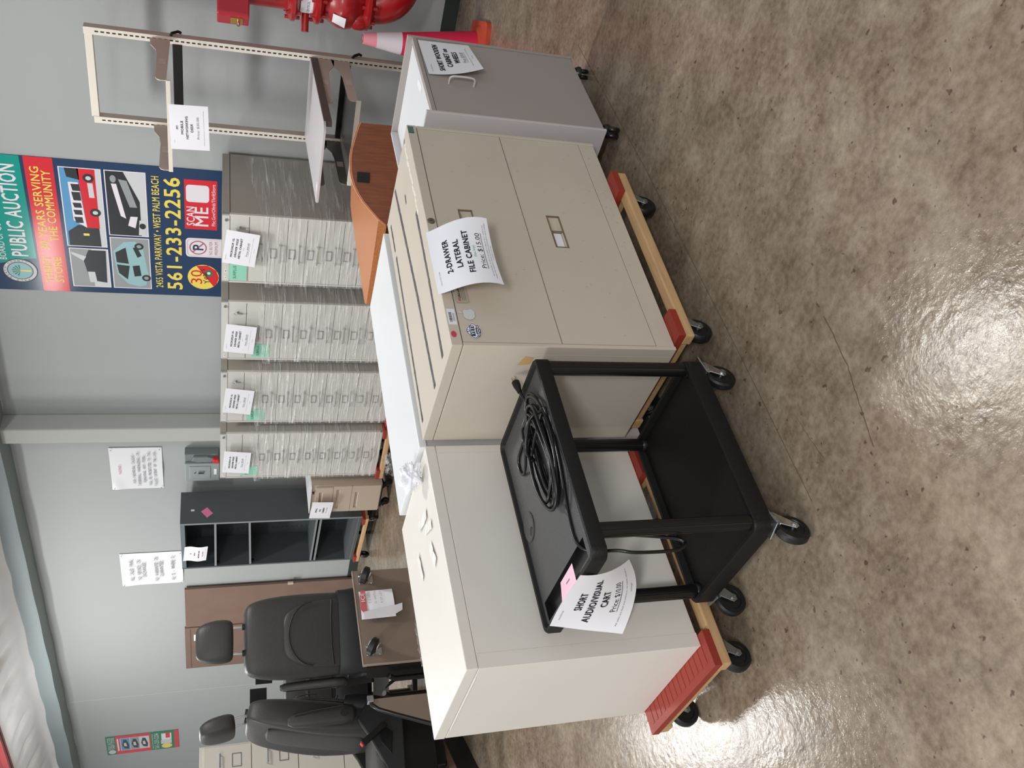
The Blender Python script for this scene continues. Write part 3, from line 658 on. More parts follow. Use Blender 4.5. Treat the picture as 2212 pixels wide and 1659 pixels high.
sl = [(-2.515, 3.957), (-3.04, 3.957), (-3.085, 3.965), (-3.108, 4.0), (-3.115, 4.05), (-3.05, 4.82), (-3.03, 4.92), (-2.92, 4.99), (-2.60, 4.98), (-2.36, 4.30)]
mb = MB(); mb.prism([lw(*p) for p in sl], .700, .745, 'z', 0); k = mb.build('tabletop', [lit_oak_top], t)
mb = MB(); q = [lw(*p) for p in sl[:8]]
for a, b in zip(q, q[1:]): mb.add([(a[0], a[1], .700), (b[0], b[1], .700), (b[0], b[1], .7445), (a[0], a[1], .7445)], [(0, 3, 2, 1)])
k2 = MB(); 
for a, b in zip(q, q[1:]):
    n = Vector((b[1]-a[1], a[0]-b[0])).normalized()*-.0015
    k2.add([(a[0]+n.x, a[1]+n.y, .699), (b[0]+n.x, b[1]+n.y, .699), (b[0]+n.x, b[1]+n.y, .7435), (a[0]+n.x, a[1]+n.y, .7435)], [(0, 3, 2, 1)])
k2.build('front_edge', oak_edge, k, fix=False)
MB().box(-.32, .30, .55, .58, 0, .700).build('leg_panel', rust_wood, t); MB().box(.0, .42, .024, .10, 0, .10).build('foot_rail', rust_wood, t)
# ================================================================= wrapped microfilm cabinets along the wall
def film_mat():
    m = bpy.data.materials.new('stretch_film'); m.use_nodes = True; nt = m.node_tree; L = nt.links.new; b = nt.nodes['Principled BSDF']; out = nt.nodes['Material Output']
    b.inputs['Base Color'].default_value = (.9, .9, .9, 1); b.inputs['Roughness'].default_value = .16; b.inputs['Specular IOR Level'].default_value = .9
    tr = nt.nodes.new('ShaderNodeBsdfTransparent'); mx = nt.nodes.new('ShaderNodeMixShader'); tc = nt.nodes.new('ShaderNodeTexCoord')
    def nz(rot, scl, s):
        mp = nt.nodes.new('ShaderNodeMapping'); mp.inputs['Rotation'].default_value = rot; mp.inputs['Scale'].default_value = scl; L(tc.outputs['Object'], mp.inputs[0])
        n = nt.nodes.new('ShaderNodeTexNoise'); n.inputs['Scale'].default_value = s; n.inputs['Detail'].default_value = 3; L(mp.outputs[0], n.inputs['Vector']); return n.outputs['Fac']
    a = nz((0, .25, 0), (2.2, 2.2, 34), 1.6); c = nz((0, -.45, 0), (2.5, 2.5, 26), 1.3)
    ad = nt.nodes.new('ShaderNodeMath'); ad.operation = 'MULTIPLY'; L(a, ad.inputs[0]); L(c, ad.inputs[1])
    r = nt.nodes.new('ShaderNodeMapRange'); L(ad.outputs[0], r.inputs[0]); r.inputs[1].default_value = .24; r.inputs[2].default_value = .50; r.inputs[3].default_value = .10; r.inputs[4].default_value = .75
    L(r.outputs[0], mx.inputs[0]); L(tr.outputs[0], mx.inputs[1]); L(b.outputs[0], mx.inputs[2]); L(mx.outputs[0], out.inputs[0])
    u = nt.nodes.new('ShaderNodeBump'); u.inputs['Strength'].default_value = .9; u.inputs['Distance'].default_value = .03; L(a, u.inputs['Height']); L(u.outputs[0], b.inputs['Normal'])
    return m
film = film_mat()
mint_m = mint
def microfilm(label, x, y, rz, d, key, film_top, stick, seed, w=.569, hasdol=True):
    z0, h = .187, 1.340
    t = thing('microfilm_cabinet', label, 'file cabinet', (x, y, z0), rz, 'ten-drawer microfilm cabinets in plastic film')
    mb = MB(); mb.box(0, w, .020, d, 0, h, 1); mb.box(0, .012, 0, .022, 0, h, 0); mb.box(w-.012, w, 0, .022, 0, h, 0); mb.box(.0, w, .0, .022, h-.048, h, 0); mb.box(0, w, 0, .022, 0, .022, 0)
    mb.box(w, w+.0006, .02, d, h-.052, h-.048, 2)
    mb.build('case', [cab, cab_side, dark], t, bevel=.0015)
    p = (h-.048-.022)/10
    for k in range(10):
        zt_ = h-.0495-k*p; zb = zt_-p+.0035
        dr = MB().box(.0135, w-.0135, .003, .020, zb, zt_).build('drawer', cab, t, bevel=.001)
        mb = MB(); x0, x1, a, b = w*.40, w*.54, zt_-.054, zt_-.012
        for q in ((x0, x1, a, a+.004), (x0, x1, b-.004, b), (x0, x0+.004, a, b), (x1-.004, x1, a, b)): mb.box(q[0], q[1], -.003, .003, q[2], q[3], 0)
        mb.box(x0+.004, x1-.004, .001, .0028, a+.004, b-.004, 1); mb.build('label_holder', [mat('holder_grey', (160, 160, 156), .4, .3), cab], dr)
        mb = MB(); zz = zt_-.078; mb.box(w*.36, w*.60, -.022, -.015, zz-.007, zz+.007)
        for xx in (w*.36, w*.60): mb.box(xx-.006, xx+.006, -.022, .003, zz-.009, zz+.009)
        mb.build('handle', mat('handle_grey', (188, 187, 182), .35, .3), dr, bevel=.002)
    mb = MB(); mb.cyl((w-.045, -.008, h-.026), (w-.045, .004, h-.026), .010, 14); mb.build('lock', zinc, t)
    if key:
        mb = MB(); mb.cyl((w-.10, -.006, h-.115), (w-.10, .004, h-.115), .007, 12); mb.box(w-.104, w-.096, -.016, -.012, h-.150, h-.112); mb.tube([(w-.10+.013*cos(a*.5), -.014, h-.102+.013*sin(a*.5)) for a in range(13)], .0015, 6); mb.build('key_ring', zinc, t)
    mb = MB(); f = sf(.0012)
    for q in ((.03, .055), (.085, .115)): rect(mb, q[0], q[1], h-.032, h-.018, f, 0); rect(mb, q[0]+.008, q[1]-.008, h-.028, h-.022, sf(.0018), 1)
    mb.build('header_label', [paper, ink_grey], t)
    mb = MB(); a, b, c_, e = stick; rect(mb, a, b, c_, e, sf(-.001), 0); text(mb, 'SURPLUS', (a+b)/2, e-.045, .020, sf(-.0002), 1, width=(b-a)*.8); lab(mb.build('surplus_sticker', [mint, mat('mint_ink', (40, 110, 90), .7)], t), 'mint green surplus sticker')
    random.seed(seed); ph = random.uniform(0, 9)
    def fr(u, v):
        zt_ = film_top+.05*(u-.5); x = -.006+(w+.012)*u; z = .002+(zt_-.002)*v
        bulge = .012+.022*math.exp(-((x/w-.48)/.18)**2)
        return (x, -bulge-.004*noise.noise((x*5+ph, z*22, seed)), z+.012*noise.noise((x*7, z*3, ph)))
    mb = MB(); mb.grid(fr, 24, 60)
    mb.grid(lambda u, v: (w+.006+.003*noise.noise((u*3, v*20, ph)), -.012+(d-.02)*u, (film_top+.045+.11*u)*v), 8, 40)
    mb.grid(lambda u, v: (-.006, -.012+(d-.02)*u, (film_top-.025)*v), 4, 10)
    mb.grid(lambda u, v: (-.006+(w+.012)*u, -.034-.006*sin(v*3.1), film_top-.02+.05*(u-.5)+.055*v+.012*noise.noise((u*9, ph, 0))), 20, 4)
    mb.build('plastic_wrap', film, t, smooth=80, fix=False)
    return t
XS = [-3.898, -4.643, -5.331, -6.025]; YS = [5.205, 5.225, 5.23, 5.235]; DS = [.76, .74, .74, .55]
LB = ['wrapped putty cabinet closest to the networking desk, with hanging key tag', 'wrapped putty cabinet second from the networking desk', 'wrapped putty cabinet third from the networking desk', 'wrapped putty cabinet at the end by the small file cabinet']
FT = [1.04, 1.03, 1.06, 1.05]; ST = [(.02, .16, 1.175, 1.30), (.03, .16, .99, 1.12), (.02, .15, 1.0, 1.14), (.03, .15, 1.03, 1.17)]
for i in range(4):
    microfilm(LB[i], XS[i], YS[i], -1.4, DS[i], i != 3, FT[i], ST[i], 3+i)
    pr = '$25.00' if i == 3 else '$40.00'
    sx = (.33, .245, .285, .25)[i]; tl = (-6, -4, -5, -3)[i]; x0, y0 = off(XS[i], YS[i], -1.4, sx, -.03)
    sign(('price sheet on the wrapped cabinet nearest the networking desk', 'price sheet on the second wrapped cabinet from the networking desk', 'price sheet on the third wrapped cabinet from the networking desk', 'twenty-five dollar price sheet on the wrapped cabinet by the small file cabinet')[i], .279, .216,
         [('Asset # ZZZZ1317', .09, .004, 2, {'cx': -.085}), ('MICROFILM 10-', .24, .013, 1, {'bold': .035, 'width': .165, 'shear': .12}), ('DRAWER WIDE', .36, .013, 1, {'bold': .035, 'width': .160, 'shear': .12}), ('METAL CABINET', .48, .013, 1, {'bold': .035, 'width': .175, 'shear': .12}),
          ('(has keys)', .58, .005, 2, {}), ('Price: '+pr, .70, .0125, 2, {'width': .12, 'ul': .12, 'shear': .2}), (FINE, .82, .0035, 2, {'width': .21}), ('exchanges', .90, .0035, 2, {'width': .04})],
         (x0, y0, .187+1.325-(.01 if i else .0)), -1.4, lambda x, z: .012*(-z/.216)+.006*sin(x*18), Matrix.Rotation(R(-tl), 3, 'Y'))
    dl_ = dolly(('wooden dolly under the wrapped cabinet nearest the networking desk', 'wooden dolly under the second wrapped cabinet from the networking desk', 'wooden dolly under the third wrapped cabinet from the networking desk', 'wooden dolly with red ends under the wrapped cabinet by the small file cabinet')[i],
          XS[i]-.03, YS[i]-.03, 0, .64, .52, (-80, -90, -60, 90)); dl_.scale.z = 1.14
mb = MB(); random.seed(5)
for k in range(26):
    a = random.uniform(-1, 1); P = [Vector((.12*random.uniform(-1, 1), random.uniform(-.03, .04), random.uniform(.004, .14))) for _ in range(5)]
    q = spline([P[0], P[0]+(P[1]-P[0])*.4+Vector((0, 0, .03)), P[1], P[2]*.7], 4); wv = Vector((.02, random.uniform(-.02, .02), .02))
    for i in range(len(q)-1): mb.add([q[i], q[i+1], q[i+1]+wv, q[i]+wv], [(0, 1, 2, 3)])
tag(mb.build('loose_film', film, None, (-5.80, 5.13, 0), 10, smooth=80, fix=False), 'crumpled clear film trailing to the floor by the end wrapped cabinet', 'plastic film')

# ================================================================= small file cabinet
t = thing('small_file_cabinet', 'small tan pedestal file cabinet with three drawers beside the charcoal shelving', 'file cabinet', (-6.514, 5.208, 0), 1)
w, d, z0, z1 = .36, .50, .10, .742
mb = MB(); mb.box(0, w, .016, d, z0, z1-.002); mb.build('case', mat('tan_metal', (186, 170, 154), .5), t, bevel=.002)
MB().box(-.002, w+.002, -.002, d, z1-.002, z1+.004).build('top', white_lam, t)
tm = mat('tan_metal', (186, 170, 154), .5)
for a, b, hx in ((.112, .375, (.05, .27)), (.378, .545, (.05, .31)), (.548, .700, (.09, .28))):
    mb = MB(); panel_hole(mb, .006, w-.006 if a < .5 else w-.02, a, b, 0, .016, (hx[0], hx[1], b-.062, b-.030), .012); mb.build('drawer', tm, t, fix=False)
MB().cyl((w-.09, -.004, .722), (w-.09, .016, .722), .008, 12).build('lock', dark, t)
mb = MB(); mb.box(.02, w-.02, .03, d-.03, .085, .10); mb.build('base_frame', black_plastic, t)
for x, y, a in ((.05, .05, 20), (w-.05, .05, 60), (.05, d-.06, 0), (w-.05, d-.06, 90)): caster(t, x, y, .085, a, .033, .02, black_plastic, .04)
sign('white price sheet for the small tan file cabinet', .245, .19, [('SMALL', .26, .015, 1, {'bold': .035, 'width': .08}), ('FILE', .44, .015, 1, {'bold': .035, 'width': .045}), ('CABINET', .60, .015, 1, {'bold': .035, 'width': .10}), ('Price: $10.00', .75, .011, 2, {'width': .10}), (FINE, .90, .0035, 2, {'width': .17})],
     (-6.435, 5.185, .735), -1, lambda x, z: .008*sin(x*22)+.012, Matrix.Rotation(R(3), 3, 'Y'))
# ================================================================= charcoal shelving unit
sx, sy, sr = -7.850, 5.619, -7.5
dolly('wooden dolly with red corners carrying the charcoal shelving unit', *off(sx, sy, sr, .0, -.03), sr, .88, .36, (-60, -30, -20, 60))
t = thing('shelving_unit', 'charcoal metal shelving unit with open front standing on a dolly', 'shelving', (sx, sy, .165), sr)
w, d, h = .88, .355, 1.715; th = .02
mb = MB(); mb.box(0, th, .003, d, 0, h, 0); mb.box(-.001, th+.004, 0, .003, 0, h, 1); mb.build('side_panel', [shelf_m, shelf_m], t)
mb = MB(); mb.box(w-th, w, .003, d, 0, h, 0); mb.box(w-th-.004, w+.001, 0, .003, 0, h, 1); mb.build('side_panel', [shelf_m, shelf_edge], t)
mb = MB(); mb.box(th, w-th, d-.004, d, .03, h); 
for xx in (.16, w-.16):
    k = .12
    while k < h-.05: mb.box(xx-.004, xx+.004, d-.0055, d-.004, k, k+.014, 1); k += .05
mb.build('back_panel', [mat('charcoal_back', (56, 62, 66), .6), dark], t)
mb = MB(); mb.box(th, w-th, .004, d, h-.04, h, 0); mb.box(th, w-th, 0, .004, h-.04, h, 1); mb.build('top', [shelf_m, mat('blue_grey_edge', (100, 110, 116), .45)], t)
mb = MB(); mb.box(th, w-th, .004, d, 0, .085, 0); mb.box(th, w-th, 0, .004, 0, .085, 0); mb.box(th, w-th, -.001, .001, .030, .034, 1); mb.build('base', [shelf_m, shelf_edge], t)
for a, b in ((1.385, 1.390), (1.045, 1.075), (.435, .435), (.395, .395)):
    mb = MB(); mb.add([(th, .004, a), (w-th, .004, b), (w-th, d-.006, b), (th, d-.006, a), (th, .004, a+.02), (w-th, .004, b+.02), (w-th, d-.006, b+.02), (th, d-.006, a+.02)], [(0, 3, 2, 1), (4, 5, 6, 7), (1, 2, 6, 5), (2, 3, 7, 6), (3, 0, 4, 7)], 0)
    mb.add([(th, .003, a), (w-th, .003, b), (w-th, .003, b+.02), (th, .003, a+.02)], [(0, 1, 2, 3)], 1); s_ = mb.build('shelf', [shelf_m, shelf_edge], t)
    m2 = MB()
    for xx in (th+.006, w-th-.03): m2.box(xx, xx+.024, .03, .05, a-.024, a-.001)
    m2.build('shelf_clip', black_gloss, s_)
sa = off(sx, sy, sr, w+.002, 0)
mb = MB(); mb.add([(0, -.045, 0), (0, .0, -.055), (0, .07, .0), (0, .025, .055)], [(0, 1, 2, 3)]); tag(mb.build('sticky_note', pink, None, (*off(sx, sy, sr, w+.003, .105), .165+1.475), sr, fix=False), 'bright pink note on the side of the charcoal shelving', 'note')
MB().box(0, .008, -.008, .008, -.016, .016).build('shelf_plug', paper, t, (w, .145, 1.605))
x0, y0 = off(sx, sy, sr, .33, -.006)
sign('wavy price sheet taped to the top of the charcoal shelving unit', .279, .216, [('4FT', .30, .011, 1, {'bold': .035}), ('METAL', .46, .012, 1, {'bold': .035, 'width': .06}), ('SHELVING UNIT', .64, .012, 1, {'bold': .035, 'width': .15}), ('Price: $20.00', .80, .011, 2, {'width': .10, 'ul': .1}), (FINE, .92, .0035, 2, {'width': .2})],
     (x0, y0, 1.858), sr, lambda x, z: .006*sin(z*34)+.008, Matrix.Rotation(R(4), 3, 'Y'))
# ================================================================= brown folding panel
t = thing('folding_panel', 'tall brown two-leaf folding panel leaning flat against the wall', 'panel', (-10.337, 5.925, 0), 0)
for x0, x1, yy, z1 in ((0, .895, .0, 1.897), (.90, 1.655, .012, 1.885)):
    mb = MB(); mb.box(x0, x1, yy, yy+.03, .005, z1); p_ = mb.build('leaf', brown, t, bevel=.002)
mb = MB(); mb.box(.02, .87, -.004, 0, 1.835, 1.84); mb.build('top_crease', mat('crease', (104, 82, 72), .6), t)
mb = MB(); mb.box(.62, .75, -.002, .0, 1.65, 1.80, 0); f = lambda x, z: (x, -.003, z); rect(mb, .66, .70, 1.70, 1.73, f, 1); lab(mb.build('label', [paper, ink_grey], t), 'white label near the fold')
for x, z in ((1.66, .75), (.93, 1.50), (.10, 1.42)): MB().box(x-.01, x+.03, -.006, .012, z-.03, z+.03).build('hinge', mat('latch_ivory', (190, 172, 150), .5), t)
# ================================================================= wall signs, posters, switch
def plate(name, label, x0, x1, z0, z1, m, cat='sign', th=.004, y=5.99):
    return MB().box(x0, x1, y-th, y-.0004, z0, z1)
def wallsign(label, x0, x1, z0, z1, lines):
    mb = MB(); mb.grid(lambda u, v: (x0+(x1-x0)*u, 5.983-.012*math.exp(-((u-.5)/.2)**2)*(1-v)-.010*math.exp(-(((u-.05)/.15)**2+((v-.9)/.1)**2)), z0+(z1-z0)*v), 24, 20)
    f = lambda x, z: (x, 5.969, z); W = x1-x0; Hh = z1-z0
    for t_, cy, hh, wd_, mi in lines: text(mb, t_.replace(' ', '   '), (x0+x1)/2, z1-cy*Hh, hh, f, mi, width=wd_)
    for a in (x0+.02, x1-.02):
        for b in (z0+.02, z1-.02): disc(mb, a, b, .006, .006, lambda x, z: (x, 5.968, z), 3, 10)
    return tag(mb.build('wall_sign', [mat('laminated_white', (232, 233, 236), .3), ink_grey, ink_pink, ink_grey], None, smooth=60, fix=False), label, 'sign', 'white wall signs')
wallsign('white NOTICE wall sign above the grey switch box', -7.003, -6.423, 2.043, 2.499, [('NOTICE', .18, .022, .115, 2), ('ANY INDIVIDUAL CAUGHT', .44, .026, .40, 1), ('TAMPERING, VANDALIZING, OR', .54, .026, .47, 1), ('REMOVING ANY ITEMS,', .645, .026, .37, 1), ('WILL BE PROSECUTED TO THE', .75, .026, .47, 1), ('FULLEST EXTENT OF THE LAW', .855, .026, .48, 1)])
wallsign('white ALL SALES FINAL wall sign above the charcoal shelving', -8.60, -8.035, 1.895, 2.508, [('ALL SALES FINAL', .17, .038, .37, 1), ('NO REFUNDS OR', .29, .038, .35, 1), ('EXCHANGES', .37, .038, .25, 1), ('NO WARRANTIES OR', .57, .038, .42, 1), ('GUARANTEES', .65, .038, .27, 1), ('AS IS - WHERE IS', .84, .038, .42, 1)])
# big auction banner
PX = -4.633
def pf(o): return lambda x, z: (PX+x, 5.984-o, z)
def qd(mb, a, b, c, d_, o, mi): mb.add([pf(o)(*a), pf(o)(*b), pf(o)(*c), pf(o)(*d_)], [(0, 1, 2, 3)], mi)
PM = [navy, teal, p_red, p_yel, p_white, p_black, p_sky, p_grey, p_lgrey, p_dred, p_green, p_ltblue, ink_pink]
NV, TL, RD, YL, WH, BK, SK, GR, LG, DR, GN, LB_, PK = range(13)
mb = MB(); mb.box(PX, PX+1.157, 5.984, 5.9895, 1.44, 3.30, 0)
pl(mb, [(1.157, 2.853), (1.157, 3.30), (.10, 3.30), (.244, 3.088), (.292, 2.90), (.30, 2.84)], pf(.0006), TL)
text(mb, 'BOARD OF COUNTY COMMISSIONERS', .70, 3.06, .045, pf(.0012), WH, width=.84); text(mb, 'PUBLIC AUCTION', .70, 2.945, .105, pf(.0012), WH, width=.765, bold=.02)
disc(mb, .182, 2.962, .108, .118, pf(.0012), LG); ring(mb, .182, 2.962, .108, .118, .006, pf(.0016), BK); disc(mb, .182, 2.962, .078, .086, pf(.0018), LB_); ring(mb, .182, 2.962, .080, .088, .005, pf(.002), BK)
for k in range(7): a = k*pi/7; pl(mb, [(.182, 2.962), (.182+.05*cos(a), 2.962+.055*sin(a)), (.182+.05*cos(a+.2), 2.962+.055*sin(a+.2))], pf(.0022), GN)
pl(mb, [(.174, 2.89), (.19, 2.89), (.186, 2.965), (.178, 2.965)], pf(.0022), YL)
for i, ch in enumerate('PALM BEACH COUNTY'):
    if ch == ' ': continue
    a = pi*1.16-i*(1.32*pi/16); text(mb, ch, .182+.092*cos(a), 2.962+.101*sin(a), .014, pf(.0022), BK, rot=a-pi/2)
pl(mb, [(1.157, 2.647), (1.157, 2.829), (0, 2.824), (0, 2.640)], pf(.0006), RD)
text(mb, 'THRIFT', .205, 2.770, .052, pf(.0012), YL, width=.24, bold=.02); text(mb, 'STORE', .205, 2.700, .052, pf(.0012), YL, width=.235, bold=.02)
text(mb, '30 YEARS SERVING', .735, 2.770, .055, pf(.0012), YL, width=.69, bold=.02); text(mb, 'THE COMMUNITY', .760, 2.700, .055, pf(.0012), YL, width=.59, bold=.02)
def photo(x0, x1, z0, z1, bgc):
    rect(mb, x0, x1, z0, z1, pf(.001), WH); rect(mb, x0+.007, x1-.007, z0+.007, z1-.007, pf(.0014), bgc)
def ph(pts, o, mi): pl(mb, pts, pf(.0014+.0004*o), mi)
photo(.430, 1.098, 2.345, 2.619, SK)     # fire engine
ph([(.437, 2.352), (1.091, 2.352), (1.091, 2.40), (.437, 2.385)], 1, LG); ph([(.437, 2.385), (.62, 2.39), (.62, 2.53), (.56, 2.60), (.437, 2.60)], 2, BK); ph([(.60, 2.385), (1.091, 2.385), (1.091, 2.50), (.60, 2.47)], 3, RD); ph([(.60, 2.47), (.98, 2.50), (.98, 2.565), (.66, 2.555)], 4, WH); ph([(1.0, 2.49), (1.091, 2.49), (1.091, 2.58), (1.02, 2.57)], 3, BK)
for a, b in ((.64, .69), (.71, .75), (.77, .81), (.83, .90), (.91, .965)): ph([(a, 2.49), (b, 2.495), (b, 2.55), (a, 2.54)], 5, BK)
for c_ in ((.735, 2.405), (1.02, 2.43)): disc(mb, c_[0], c_[1], .034, .036, pf(.004), BK); disc(mb, c_[0], c_[1], .016, .018, pf(.0044), LG)
ph([(.86, 2.40), (.98, 2.405), (.98, 2.44), (.86, 2.435)], 5, LG); ph([(.53, 2.46), (.55, 2.46), (.55, 2.50), (.53, 2.50)], 4, YL)
photo(.545, 1.098, 2.051, 2.326, LG)     # motor coach
ph([(.552, 2.10), (.85, 2.10), (1.091, 2.20), (1.091, 2.319), (.552, 2.319)], 1, BK); ph([(.70, 2.20), (.99, 2.25), (.99, 2.285), (.72, 2.235)], 2, WH); ph([(.80, 2.12), (1.02, 2.18), (1.03, 2.235), (.80, 2.17)], 2, GR); ph([(.56, 2.07), (.70, 2.06), (.69, 2.11), (.56, 2.12)], 3, LG); ph([(.62, 2.14), (.72, 2.12), (.72, 2.17), (.64, 2.19)], 3, WH)
disc(mb, .64, 2.09, .025, .022, pf(.0034), BK); disc(mb, 1.03, 2.27, .03, .02, pf(.0034), GR)
photo(.054, .414, 2.344, 2.613, LG)      # machine
ph([(.061, 2.46), (.407, 2.46), (.407, 2.606), (.061, 2.606)], 1, GR); ph([(.10, 2.37), (.40, 2.36), (.40, 2.48), (.30, 2.52), (.12, 2.49)], 2, BK); ph([(.30, 2.52), (.36, 2.60), (.38, 2.60), (.34, 2.50)], 3, LG); ph([(.10, 2.44), (.20, 2.45), (.20, 2.50), (.10, 2.49)], 3, LG)
photo(.053, .530, 2.050, 2.326, GR)      # pale saloon car
ph([(.075, 2.14), (.10, 2.22), (.19, 2.29), (.40, 2.31), (.49, 2.23), (.50, 2.15), (.45, 2.10), (.20, 2.07), (.09, 2.09)], 1, LB_); ph([(.14, 2.22), (.20, 2.28), (.28, 2.29), (.27, 2.20)], 2, BK); ph([(.29, 2.205), (.30, 2.29), (.39, 2.295), (.44, 2.22)], 2, BK); ph([(.17, 2.17), (.27, 2.18), (.28, 2.13), (.18, 2.12)], 2, BK); ph([(.35, 2.14), (.44, 2.17), (.45, 2.14), (.37, 2.11)], 2, BK)
for c_ in ((.16, 2.085), (.455, 2.125)): disc(mb, c_[0], c_[1], .03, .032, pf(.0026), BK); disc(mb, c_[0], c_[1], .015, .017, pf(.003), GR)
text(mb, '2455 VISTA PARKWAY \u2022 WEST PALM BEACH', .575, 1.990, .050, pf(.0012), YL, width=1.0, bold=.015)
text(mb, '561-233-2256', .568, 1.876, .106, pf(.0012), YL, width=1.01, bold=.03)
rect(mb, .642, 1.071, 1.561, 1.792, pf(.0008), RD); text(mb, 'SCAN', .757, 1.750, .056, pf(.0012), WH, width=.165, bold=.02); text(mb, 'ME', .757, 1.672, .094, pf(.0012), WH, width=.165, bold=.02); text(mb, 'Pbc.Gov/Ofmb/ThriftStore', .86, 1.587, .026, pf(.0012), WH, width=.36)
pl(mb, rrect(.881, 1.027, 1.618, 1.780, .025), pf(.0012), WH)
pl(mb, rrect(.385, .561, 1.50, 1.790, .03), pf(.0008), WH)
pts_ = rrect(.397, .549, 1.51, 1.778, .025); n_ = len(pts_)
for i in range(n_): a, b = pts_[i], pts_[(i+1) % n_]; ca = lambda p: (p[0]+(.473-p[0])*.02, p[1]+(1.65-p[1])*.02); pl(mb, [a, b, ca(b), ca(a)], pf(.0012), PK)
text(mb, 'P', .476, 1.70, .075, pf(.0012), NV, bold=.03); ring(mb, .473, 1.70, .064, .064, .009, pf(.0016), PK); pl(mb, [(.425, 1.738), (.432, 1.746), (.521, 1.662), (.514, 1.654)], pf(.0018), PK)
text(mb, 'NO BUYER', .473, 1.607, .024, pf(.0012), PK, width=.125); text(mb, 'PREMIUM', .473, 1.566, .024, pf(.0012), PK, width=.12)
disc(mb, .192, 1.663, .120, .118, pf(.0008), YL); pl(mb, [(.10, 1.585), (.30, 1.715), (.306, 1.63), (.26, 1.566), (.19, 1.546), (.13, 1.562)], pf(.0011), RD); text(mb, '30', .192, 1.715, .085, pf(.0014), RD, width=.135); text(mb, 'Years', .200, 1.655, .045, pf(.0018), BK, width=.15, shear=.25, rot=.3)
pl(mb, [(.19, 1.62), (.23, 1.655), (.27, 1.62), (.23, 1.585)], pf(.0018), GN); disc(mb, .232, 1.622, .013, .013, pf(.0022), WH)
tag(mb.build('banner', PM, None, fix=False), 'large glossy navy, teal and red public auction banner on the wall', 'banner')
# small green poster at the far left
GX0, GX1, GZ0, GZ1 = -12.50, -11.99, 2.03, 2.93
def gf(o): return lambda x, z: (GX0+x*(GX1-GX0), 5.984-o, GZ0+z*(GZ1-GZ0))
mb = MB(); mb.box(GX0, GX1, 5.984, 5.9895, GZ0, GZ1, 10)
rect(mb, 0, 1, .39, .87, gf(.001), RD); rect(mb, 0, 1, 0, .06, gf(.001), RD)
text(mb, 'PUBLIC AUCTION', .62, .955, .05, lambda x, z: gf(.002)(x, z), WH, width=.66); text(mb, 'THRIFT STORE', .62, .905, .04, gf(.002), WH, width=.66); disc(mb, .16, .93, .11, .05, gf(.002), LG)
rect(mb, .18, .86, .41, .81, gf(.0015), LG); rect(mb, .18, .86, .83, .85, gf(.0015), WH)
for a, b, c_ in ((.68, .80, SK), (.55, .67, GR), (.42, .54, LG)): rect(mb, .20, .84, a, b, gf(.002), c_)
for a in (.74, .61, .48): pl(mb, [(.25, a-.04), (.45, a-.05), (.75, a-.02), (.78, a+.02), (.5, a+.045), (.3, a+.02)], gf(.0025), BK); pl(mb, [(.4, a-.02), (.6, a-.01), (.6, a+.02), (.42, a+.02)], gf(.003), LG)
text(mb, '2455 VISTA PARKWAY', .5, .365, .018, gf(.002), WH, width=.85); text(mb, '561-233-2256', .5, .31, .06, gf(.002), WH, width=.85)
rect(mb, .40, .88, .10, .24, gf(.0015), WH); rect(mb, .62, .92, .12, .18, gf(.002), RD); rect(mb, .30, .52, .10, .25, gf(.0025), LG); disc(mb, .18, .17, .13, .075, gf(.002), YL)
tag(mb.build('poster', PM, None, fix=False), 'narrow green and red auction poster at the far left of the wall', 'poster')
# grey safety switch
t = thing('safety_switch', 'grey electrical safety switch box with red lever on the wall', 'switch box', (-6.78, 5.99, 1.54), 0)
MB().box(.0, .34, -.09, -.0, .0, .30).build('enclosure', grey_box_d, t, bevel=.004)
MB().box(-.012, .235, -.115, -.088, -.01, .30).build('door', grey_box, t, bevel=.006); mb = MB(); mb.box(.03, .20, -.122, -.114, .07, .26); mb.build('door_panel', grey_box, t, bevel=.008)
mb = MB(); mb.box(.11, .135, -.135, -.12, .13, .18); mb.cyl((.12, -.13, .21), (.12, -.12, .21), .008, 10); mb.build('latch', chrome, t)
mb = MB(); mb.box(.08, .16, -.118, -.1155, .015, .04); lab(mb.build('label', paper, t), 'small white label')
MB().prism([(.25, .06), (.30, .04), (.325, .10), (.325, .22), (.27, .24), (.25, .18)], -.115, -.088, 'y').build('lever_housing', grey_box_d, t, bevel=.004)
lab(MB().prism([(.255, -.01), (.31, .0), (.315, .045), (.275, .055)], -.14, -.10, 'y').build('lever', label_red, t, bevel=.004), 'red lever handle')
